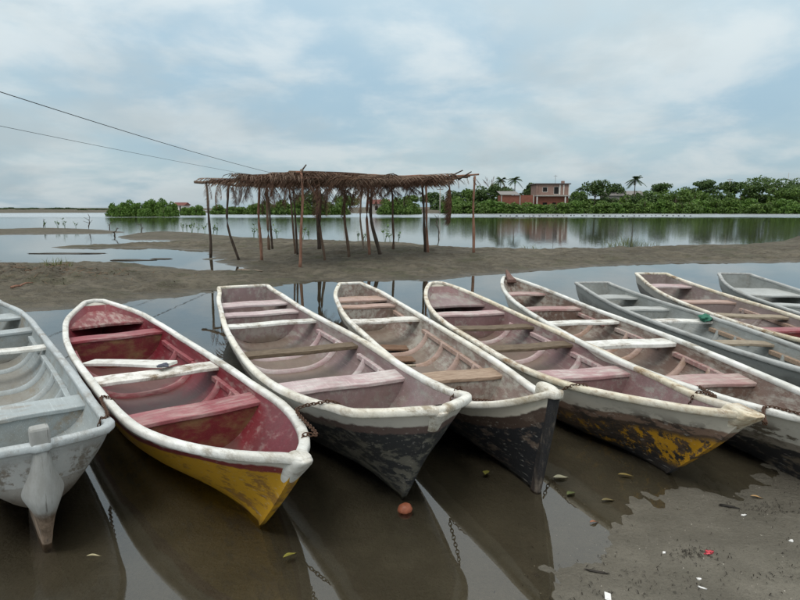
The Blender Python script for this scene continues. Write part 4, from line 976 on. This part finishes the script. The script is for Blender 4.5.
def house():
    Y = 158.0; X0, X1 = px_x(534.5, Y), px_x(566, Y); xc = (X0+X1)/2; W = X1 - X0; D = 7.0
    o = empty('brick_house', (xc, Y, gz(xc, Y))); gz0 = o.location.z; tag(o, 'two-storey house with pink upper floor and raw brick ground floor', 'house')
    top = CAM_H + (206.5 - 184.5) / FPX * Y - gz0; mid = CAM_H + (206.5 - 196.0) / FPX * Y - gz0
    m = MB(); wins = [(-W*.32, -W*.16, mid+.9, mid+2.2), (W*.03, W*.20, mid+.35, mid+2.3)]
    wall_with_windows(m, -W/2, W/2, mid+.16, top-.2, 0, .2, wins); m.box((-W/2+.1, D/2, (mid+top)/2), (.2, D-.22, top-mid-.4)); m.box((W/2-.1, D/2, (mid+top)/2), (.2, D-.22, top-mid-.4)); m.box((0, D, (mid+top)/2), (W, .2, top-mid-.4)); m.build('upper_wall', pinkw, o)
    m = MB(); gw = [(-W*.30, -W*.16, 1.0, 2.2), (W*.0, W*.12, .1, 2.2)]
    wall_with_windows(m, -W/2, W/2, 0, mid-.16, .05, .2, gw); m.box((-W/2+.1, D/2, mid/2), (.2, D-.3, mid-.34)); m.box((W/2-.1, D/2, mid/2), (.2, D-.3, mid-.34)); m.build('lower_wall', brick, o)
    m = MB(); m.box((0, D/2-.4, mid), (W+.5, D+1.2, .3)); m.build('floor_slab', conc, o)
    m = MB(); m.box((0, D/2, top), (W+.9, D+1.0, .26)); m.build('roof', plain('dark_roof_slab', (.10, .085, .08), .8), o)
    for w in wins:
        m = MB(); f = .09
        for (cx, cz, dx, dz) in (((w[0]+w[1])/2, w[3]-f/2, w[1]-w[0], f), ((w[0]+w[1])/2, w[2]+f/2, w[1]-w[0], f), (w[0]+f/2, (w[2]+w[3])/2, f, w[3]-w[2]-2*f), (w[1]-f/2, (w[2]+w[3])/2, f, w[3]-w[2]-2*f)): m.box((cx, .03, cz), (dx, .1, dz))
        wo_ = m.build('window', whitew, o); m = MB(); m.box(((w[0]+w[1])/2, .09, (w[2]+w[3])/2), (w[1]-w[0]-.1, .02, w[3]-w[2]-.1)); m.build('pane', voidm, wo_)
    for w in gw:
        m = MB(); m.box(((w[0]+w[1])/2, .14, (w[2]+w[3])/2), (w[1]-w[0], .03, w[3]-w[2])); m.build('window', voidm, o)
    for x in (-W*.5, -W*.42, W*.22, W*.34, W*.5):
        m = MB(); m.box((x, -.16, (mid+top)/2), (.22, .12, top-mid-.5)); m.build('pilaster', whitew if x > 0 else pinkw, o)
    for x in (-W*.5, W*.38): m = MB(); m.box((x, -.75, mid/2-.1), (.28, .28, mid-.2)); m.build('pillar', whitew, o)
    m = MB(); m.tube([(W*.16, D*.4, top), (W*.16, D*.4, top+2.4)], .05, 5); m.tube([(W*.16-.5, D*.4, top+2.1), (W*.16+.5, D*.4, top+2.1)], .03, 4); m.build('antenna', greyroof, o)
    m = MB(); m.box((W*.42, D*.5, top+.5), (.8, .8, .8)); m.build('water_tank', pinkw, o, False, .1)
    # low annex
    Y2 = 155.5; A0, A1 = px_x(500, Y2), px_x(532.5, Y2); ac = (A0+A1)/2; AW = A1-A0
    a = empty('brick_annex', (ac, Y2, gz(ac, Y2))); z2 = a.location.z; tag(a, 'low raw brick annex with grey sheet roof left of the house', 'house'); h = CAM_H + (206.5-195.5)/FPX*Y2 - z2
    m = MB(); m.box((0, 0, h/2), (AW, .25, h)); m.box((-AW/2+.1, 3, h/2), (.2, 5.7, h)); m.box((AW/2-.1, 3, h/2), (.2, 5.7, h)); m.build('wall', brick, a)
    for x in (-AW*.5, AW*.06, AW*.47): m = MB(); m.box((x, -.18, h/2), (.25, .12, h+.1)); m.build('pillar', conc, a)
    m = MB(); m.add([(-AW/2-.3, -.5, h+.05), (AW*.06, -.5, h+.05), (AW*.06, 6.2, h+1.1), (-AW/2-.3, 6.2, h+1.1), (-AW/2-.3, -.5, h+.13), (AW*.06, -.5, h+.13), (AW*.06, 6.2, h+1.18), (-AW/2-.3, 6.2, h+1.18)], [(0,1,2,3), (4,7,6,5), (0,4,5,1), (1,5,6,2), (2,6,7,3), (3,7,4,0)]); m.build('roof', greyroof, a)
house()
def hut(label, px0, px1, top, Y, wallm, roofm, rise=1.2):
    X0, X1 = px_x(px0, Y), px_x(px1, Y); xc = (X0+X1)/2; W = X1-X0; o = empty('low_house', (xc, Y, gz(xc, Y))); tag(o, label, 'house', 'low houses among the far trees')
    H = max(CAM_H + (206.5-top)/FPX*Y - o.location.z, 2.2 + rise); h = H - rise; D = 6
    m = MB(); wall_with_windows(m, -W/2, W/2, 0, h, 0, .2, [(-W*.25, -W*.08, .9, min(2.0, h-.2)), (W*.1, W*.25, .0, min(2.0, h-.2))]); m.box((-W/2+.1, D/2, h/2), (.2, D-.22, h)); m.box((W/2-.1, D/2, h/2), (.2, D-.22, h)); m.box((0, D, h/2), (W, .2, h)); m.build('wall', wallm, o)
    m = MB(); m.box((-W*.165, .12, 1.4), (W*.17, .03, 1.1)); m.build('window', voidm, o); m = MB(); m.box((W*.175, .12, 1.0), (W*.15, .03, 2.0)); m.build('door', voidm, o)
    e = .5; m = MB(); m.add([(-W/2-e, -e, h), (W/2+e, -e, h), (W/2+e, D+e, h), (-W/2-e, D+e, h), (-W/2-e, D/2, H), (W/2+e, D/2, H)], [(0,1,5,4), (2,3,4,5), (1,2,5), (3,0,4), (0,3,2,1)]); m.build('roof', roofm, o)
hut('low house with grey sheet roof just left of the lone palm', 604, 640, 191, 172, conc, greyroof, 1.4)
hut('low red-roofed house seen under the shelter roof', 371, 388, 199.5, 150, conc, redroof, 1.1)
hut('tiny white house with red roof between the islet and shelter', 176, 186, 203.8, 205, whitew, redroof, 1.0)

# ------------------------------------------------------------------ poles and power cables
def pole(label, x, y, H, rad=.13, arm=True):
    z = gz(x, y); o = empty('utility_pole', (x, y, z)); tag(o, label, 'pole', 'utility poles')
    m = MB(); m.tube([(0, 0, -.4), (0, 0, H)], [rad, rad*.65], 9); m.build('shaft', conc, o, True)
    if arm:
        m = MB(); m.box((0, 0, H-.35), (1.5, .1, .12)); m.build('crossarm', bark[0], o)
        for dx in (-.6, .6): m = MB(); m.tube([(dx, 0, H-.29), (dx, 0, H-.12)], [.05, .035], 7); m.build('insulator', whitew, o, True)
    return Vector((x, y, z + H))
pA = pole('grey utility pole behind the middle of the shelter', px_x(344.5, 140), 140, 6.9)
pole('grey utility pole seen behind the bare right part of shelter', px_x(439.5, 146), 146, 6.2, .16)
pole('thin utility pole standing above the trees left of the feathery tree', px_x(724, 170), 170, 8.6, .13)
pole('thin utility pole rising above the feathery tree at right', px_x(781, 172), 172, 10.2, .08, False)
pB = pole('utility pole out of view to the left', px_x(-150, 24), 24, 8.4)
cable_mat = plain('black_cable', (.02, .02, .022), .6, .2)
def cable(label, a, b, sag, rad):
    m = MB(); pts = []
    for k in range(41):
        f = k / 40; f2 = f ** 1.0; p = a.lerp(b, f2); p.z -= sag * 4 * f2 * (1 - f2); pts.append(p - a)
    m.tube(pts, rad, 6); o = m.build('power_cable', cable_mat, None, True); o.location = a; tag(o, label, 'cable', 'overhead power cables')
cable('upper thick black power cable crossing the left sky', Vector(at_depth(-150, 43, 24)), pA + Vector((0, 0, -.15)), 1.15, .022)
cable('lower thin power cable crossing the left sky', Vector(at_depth(-150, 95, 24)), pA + Vector((-.4, 0, -.75)), .55, .012)

# ------------------------------------------------------------------ small shore plants, driftwood, litter
sprout_leaf = leafmat('seedling_leaves', (.06, .13, .03), (.12, .20, .05)); grassm = leafmat('dry_green_grass', (.11, .15, .045), (.20, .20, .08))
def sprout_mesh(seed):
    r = random.Random(seed); m = MB()
    for j in range(3):
        a = r.uniform(0, 6.28); h = r.uniform(.35, .7); tp = Vector((math.cos(a)*.15, math.sin(a)*.15, h)); m.tube([(0, 0, -.06), tp * .5 + Vector((0, 0, .03)), tp], [.012, .009, .005], 4)
        for k in range(7):
            b = r.uniform(0, 6.28); p = tp * r.uniform(.5, 1.05); d = Vector((math.cos(b), math.sin(b), r.uniform(.1, .9))).normalized() * r.uniform(.12, .22); s_ = d.cross(Vector((0, 0, 1))).normalized() * .05
            m.add([p, p + d*.5 + s_, p + d, p + d*.5 - s_], [(0, 1, 2, 3)])
    me = m.mesh('seedling', False, False); me.materials.append(sprout_leaf); return me
SPR = [sprout_mesh(k) for k in range(4)]
sp_px = [(183, 232), (187, 231), (192, 233.5), (198, 232.5), (205, 234), (213, 235), (217, 234), (254, 238), (258, 238.5), (273, 239.5), (277, 239), (303, 241), (309, 240), (358, 243), (365, 243), (385, 244), (390, 244.5), (398, 244), (58, 228.5), (65, 228.5), (76, 229), (46, 228.5)]
for i, (px, py) in enumerate(sp_px):
    x, y = at(px, py, .03); o = link('seedling', SPR[i % 4]); o.location = (x, y, max(gz(x, y), 0)); o.rotation_euler = (0, 0, i); s_ = rng.uniform(.65, 1.05); o.scale = (s_, s_, s_)
    where = 'on the lagoon edge left of the shelter' if px < 230 and px > 100 else ('on the left sand bar' if px < 100 else 'on the lagoon edge behind the shelter posts')
    tag(o, 'Leafy mangrove seedling %s, %s counting from the left' % (where, NTH[[q[0] for q in sorted(sp_px) if (q[0] < 100) == (px < 100) and (q[0] < 230) == (px < 230)].index(px)]), 'seedling', 'mangrove seedlings')
def grass(label, px, py, n, h, spread, seed, dry=False):
    r = random.Random(seed); m = MB(); x, y = at(px, py, .1); z = gz(x, y)
    for k in range(n):
        a = r.uniform(0, 6.28); q = r.random() ** .5 * spread; p = Vector((math.cos(a)*q, math.sin(a)*q*.6, -.03)); hh = h * r.uniform(.5, 1.2); l = Vector((r.gauss(0, .35), r.gauss(0, .35), 1)).normalized() * hh; s_ = Vector((math.cos(a+1), math.sin(a+1), 0)) * .008
        m.add([p - s_, p + s_, p + l*.6 + s_*.7, p + l*.6 - s_*.7, p + l + Vector((l.x*.4, l.y*.4, -.04))], [(0, 1, 2, 3), (3, 2, 4)])
    o = m.build('grass_tuft', grassm, None, False, 0, False); o.location = (x, y, z); tag(o, label, 'grass', 'grass tufts on the spit')
grass('yellow-green grass tuft on mud behind the grey and yellow canoes', 57, 275, 90, .32, .35, 1)
grass('thin grass tuft on the right end of the spit, left one', 612, 244, 60, .5, .5, 2); grass('thin grass tuft on the right end of the spit, middle one', 626, 243, 90, .7, .7, 3); grass('thin grass tuft on the right end of the spit, right one', 648, 243, 50, .45, .5, 4)
grass('sparse grass near the lagoon edge behind right shelter post', 530, 247, 40, .3, .5, 5)
driftw = wood('grey_driftwood', (.05, .042, .034), (.15, .13, .105), .9, 2, 3)
def snag(label, px, py, h, seed, name='snag', lean=.1):
    r = random.Random(seed); x, y = at(px, py, 0); m = MB(); p = Vector((0, 0, -.3)); pts = [p]; k = 0
    for j in range(5): pts.append(Vector((lean*h*(j+1)/5 + r.uniform(-.07, .07)*h, r.uniform(-.05, .05), h*(j+1)/5)))
    m.tube(pts, [.05 - .007*j for j in range(6)], 5)
    for j in range(4):
        q = pts[2 + j % 3]; m.tube([q, q + Vector((r.uniform(-.35, .35)*h, r.uniform(-.2, .2), r.uniform(.0, .3)*h))], [.022, .008], 4)
    o = m.build(name, driftw, None, True); o.location = (x, y, gz(x, y) if gz(x, y) > 0 else 0); tag(o, label, 'snag', 'dead branches standing in the lagoon')
snag('tall dead forked branch standing on the left sand bar', 89, 229.5, 1.1, 1); snag('low dead branch tangle at the tip of the left sand bar', 113, 236, .5, 2, lean=.6); snag('short dead twig left on the sand bar', 44, 228.8, .7, 3); snag('dead stub standing in lagoon right of tall branch', 110, 229, .55, 4); snag('thin dead stub in the water left of shelter', 141, 232, .6, 5); snag('thin stake in lagoon behind the bare right shelter corner', 438, 236, 1.2, 6, lean=.02)
def stick(label, a, b, rad, mat=driftw):
    pa = Vector((*a, gz(*a) + rad * .6)); pb = Vector((*b, gz(*b) + rad * .6)); m = MB(); m.tube([(pa.lerp(pb, k/5) - pa) + Vector((0, 0, .012*math.sin(k*2.))) + Vector((.03*math.sin(k*1.3), .03*math.cos(k), 0)) for k in range(6)], [rad*(1-.12*k) for k in range(6)], 6)
    o = m.build('driftwood', mat, None, True); o.location = pa; tag(o, label, 'driftwood', 'driftwood on the spit')
stick('pale driftwood stick lying in front of the left shelter post', at(238, 269.5, .05), at(262, 269.8, .08), .04, bark[3]); stick('dark driftwood stick on the mud left of the shelter', at(192, 276, .08), at(216, 274, .1), .03); stick('driftwood branch on the weed heap at far left', at(10, 285, .2), at(32, 281, .2), .03, bark[1])
for i, (px, py, w) in enumerate(((72, 253.5, 1.5), (131, 260.3, .75), (161, 259, .35))):
    x, y = at(px, py, 0); lump('mud_hump', ('long low mud hump in the left pool', 'thin dark mud hump near the front of left pool', 'small dark mud hump right in the left pool')[i], 'mud', (x, y, 0), (w, .22 if i else .3, .03), plain('wet_dark_mud%d' % i, (.045, .038, .028), .6), 20 + i, .4)
# brown weed heap at left, flotsam line of stalks
def weed_heap():
    r = random.Random(9); m = MB()
    for k in range(900):
        x = r.gauss(-8.6, 1.5); y = r.gauss(13.2, .55); z = gz(x, y) if k % 4 == 0 else gz(x, y); a = r.uniform(0, 6.28); L = r.uniform(.06, .22)
        d = Vector((math.cos(a)*L, math.sin(a)*L, r.uniform(-.02, .07))); p = Vector((x, y, z + r.uniform(0, .04))); s_ = Vector((-math.sin(a), math.cos(a), .4)) * .007
        m.add([p - s_, p + s_, p + d + s_*.5, p + d - s_*.5], [(0, 1, 2, 3)])
    o = m.build('weed_litter', wood('brown_weed', (.07, .042, .026), (.17, .11, .07), .9, 1, 2), None, False, 0, False); tag(o, 'heap of brown dead weed and stalks on mud at left', 'weed', None, 'stuff')
weed_heap()
def scatter(name, label, n, region, mk, mat, seed):
    r = random.Random(seed); m = MB()
    pts = [region(r) for _ in range(n)]; zs = terrain(pts)
    for (x, y), z in zip(pts, zs):
        if z > -.012: mk(m, r, x, y, z)
    o = m.build(name, mat, None, False, 0, False); tag(o, label, 'debris', None, 'stuff')
def twig(m, r, x, y, z):
    a = r.uniform(0, 6.28); L = r.uniform(.004, .024) * (2.2 if y > 8 else 1); w = r.uniform(.0007, .0022) * (2 if y > 8 else 1); d = Vector((math.cos(a)*L, math.sin(a)*L, r.uniform(0, .006))); s_ = Vector((-math.sin(a)*w, math.cos(a)*w, 0)); p = Vector((x, y, z + .002))
    m.add([p - s_, p + s_, p + d*.5 + s_ + Vector((0, 0, .006)), p + d*.5 - s_ + Vector((0, 0, .006)), p + d + s_*.4, p + d - s_*.4], [(0, 1, 2, 3), (3, 2, 4, 5)])
def peb(m, r, x, y, z):
    s = r.uniform(.001, .0038); k = 5; V = [(x + math.cos(6.28*i/k)*s*r.uniform(.7, 1.3), y + math.sin(6.28*i/k)*s*r.uniform(.7, 1.3), z) for i in range(k)] + [(x, y, z + s*.8)]
    m.add(V, [(i, (i+1) % k, k) for i in range(k)])
near = lambda r: (r.uniform(.3, 4.6), r.uniform(1.5, 4.2))
def clump(r):
    c = r.choice(((2.05, 2.55, .13, .06), (1.45, 2.72, .07, .03), (2.15, 3.18, .16, .05), (1.1, 2.5, .2, .12), (2.7, 3.3, .4, .2), (2.1, 2.75, .5, .2), (1.9, 2.45, .3, .08)))
    return (r.gauss(c[0], c[2]), r.gauss(c[1], c[3]))
scatter('mud_debris', 'dark twigs and rotten leaf bits strewn over the near mud', 1200, lambda r: near(r) if r.random() < .3 else clump(r), twig, plain('black_rot', (.028, .023, .018), .9, .5), 3)
scatter('shell_grit', 'pale shell grit and pebbles strewn over the near mud', 900, near, peb, plain('shell', (.42, .39, .34), .7, .4, 200), 4)
scatter('spit_debris', 'dark flotsam bits strewn over the sand spit', 1500, lambda r: (r.uniform(-14, 16), r.uniform(11, 27)), lambda m, r, x, y, z: [twig(m, r, x + r.gauss(0, .05), y + r.gauss(0, .05), z) for _ in range(2)] if z > .02 else None, plain('dark_flotsam', (.03, .025, .02), .9, .5), 6)

coco = plain('wet_coconut_husk', (.26, .085, .045), .45, .5, 30)
lump('coconut', 'reddish brown coconut floating below the dark scraped bow', 'coconut', (*at(405, 511, 0), .012), (.042, .036, .036), coco, 4, .15)
def leaf(label, px, py, L, w, rz, col):
    x, y = at(px, py, 0); z = max(gz(x, y), 0) + .004; m = MB(); V = []; n = 7
    for i in range(n):
        f = i/(n-1); ww = w*math.sin(math.pi*min(f*1.02+.02, 1))**.8*.5
        V += [((f-.5)*L, ww, .004 + .005*math.sin(f*5)), ((f-.5)*L, 0, .001 + .004*math.sin(f*5)), ((f-.5)*L, -ww, .005 + .006*math.sin(f*4))]
    m.add(V, [(i*3+j, i*3+j+1, i*3+j+4, i*3+j+3) for i in range(n-1) for j in range(2)]); o = m.build('fallen_leaf', plain('leaf_%d' % px, col, .5, .35, 60), None, True, 0, False)
    o.location = (x, y, z); o.rotation_euler = (0, 0, rz); tag(o, label, 'leaf', 'fallen leaves')
leaf('yellow-green leaf floating between yellow bow and dark bow', 290, 556, .075, .03, .7, (.22, .20, .04)); leaf('yellow-green leaf floating between dark bow and black bow', 486, 473, .07, .045, 1.3, (.23, .22, .05)); leaf('pale leaf beside foot of the black bow', 561, 478, .10, .05, .1, (.42, .40, .28)); leaf('olive leaf floating right of the black bow', 626, 476, .10, .03, -.2, (.26, .20, .07)); leaf('dull green leaf near the pale leaf by black bow', 571, 494, .07, .04, .6, (.10, .12, .04)); leaf('tan leaf on the mud edge below white-sided hull', 757, 499, .07, .025, -.4, (.48, .30, .14)); leaf('brown leaf sunk between olive leaf and mud', 608, 501, .08, .03, .1, (.16, .13, .06)); leaf('pale crumbling leaf floating beside sky reflection at left', 94, 557, .07, .02, .1, (.40, .36, .22)); leaf('tiny orange leaf at the water edge right of black bow', 594, 523, .05, .02, .2, (.30, .12, .06))
def litter(label, px, py, dims, rz, mat, name='litter'):
    x, y = at(px, py, .02); z = gz(x, y); x, y = at(px, py, max(z, 0)); return lump(name, label, 'litter', (x, y, max(gz(x, y), 0) + dims[2]*.5), dims, mat, px, .9, rz)
litter('crumpled red plastic scrap on the near mud', 709, 553, (.022, .015, .007), .3, plain('red_plastic', (.55, .07, .09), .4))
wl = plain('white_plastic', (.75, .74, .72), .4)
x, y = at(608, 594, .03); m = MB(); m.box((0, 0, 0), (.028, .045, .002), .0, .25); m.box((.002, -.012, .0022), (.018, .010, .002), 0, .25); o = m.build('paper_scrap', wl, None, False, .001); o.location = (x, y, gz(x, y) + .006); o.rotation_euler = (.15, 0, -.25); tag(o, 'white paper scrap on mud at the bottom edge', 'litter')
litter('white shell on mud near the right edge', 791, 541, (.012, .009, .006), .3, wl, 'shell'); litter('white plastic sliver below the red scrap', 702, 588, (.018, .006, .003), -.6, wl); litter('white shell at the tip of sky reflection', 744, 515, (.018, .008, .004), .2, wl, 'shell'); litter('small white shell left of the red scrap', 664, 553, (.009, .007, .004), .4, wl, 'shell'); litter('white plastic chip left of red scrap, lower one', 699, 579, (.010, .007, .003), .4, wl)
litter('dark brown driftwood chip in shallow water near mud edge', 728, 507, (.05, .010, .006), -.5, plain('black_wood', (.02, .017, .014), .7), 'wood_chip'); litter('dark twisted stick half sunk at bottom centre', 596, 572, (.05, .007, .006), -.35, plain('black_wood_b', (.03, .025, .02), .7), 'wood_chip')
# net floats in a row before the far hedge
fl = plain('dark_float', (.03, .03, .035), .6); FMESH = None
bm = bmesh.new(); bmesh.ops.create_icosphere(bm, subdivisions=2, radius=1)
for v in bm.verts: v.co = (v.co.x*.36, v.co.y*.22, v.co.z*.20)
FMESH = bpy.data.meshes.new('net_float'); bm.to_mesh(FMESH); bm.free(); FMESH.materials.append(fl)
for i in range(34):
    px = 500 + i*5.8 + rng.uniform(-1.5, 1.5); x, y = at(px, 216.2 + .25*math.sin(i*.4), 0); o = link('net_float', FMESH); o.location = (x, y, .06); o.rotation_euler = (0, 0, rng.uniform(0, 3)); s_ = rng.uniform(.4, .8); o.scale = (s_, s_, s_)
    tag(o, '%s small dark float from left in the row before the far hedge' % NTH[i].capitalize(), 'float', 'row of net floats')
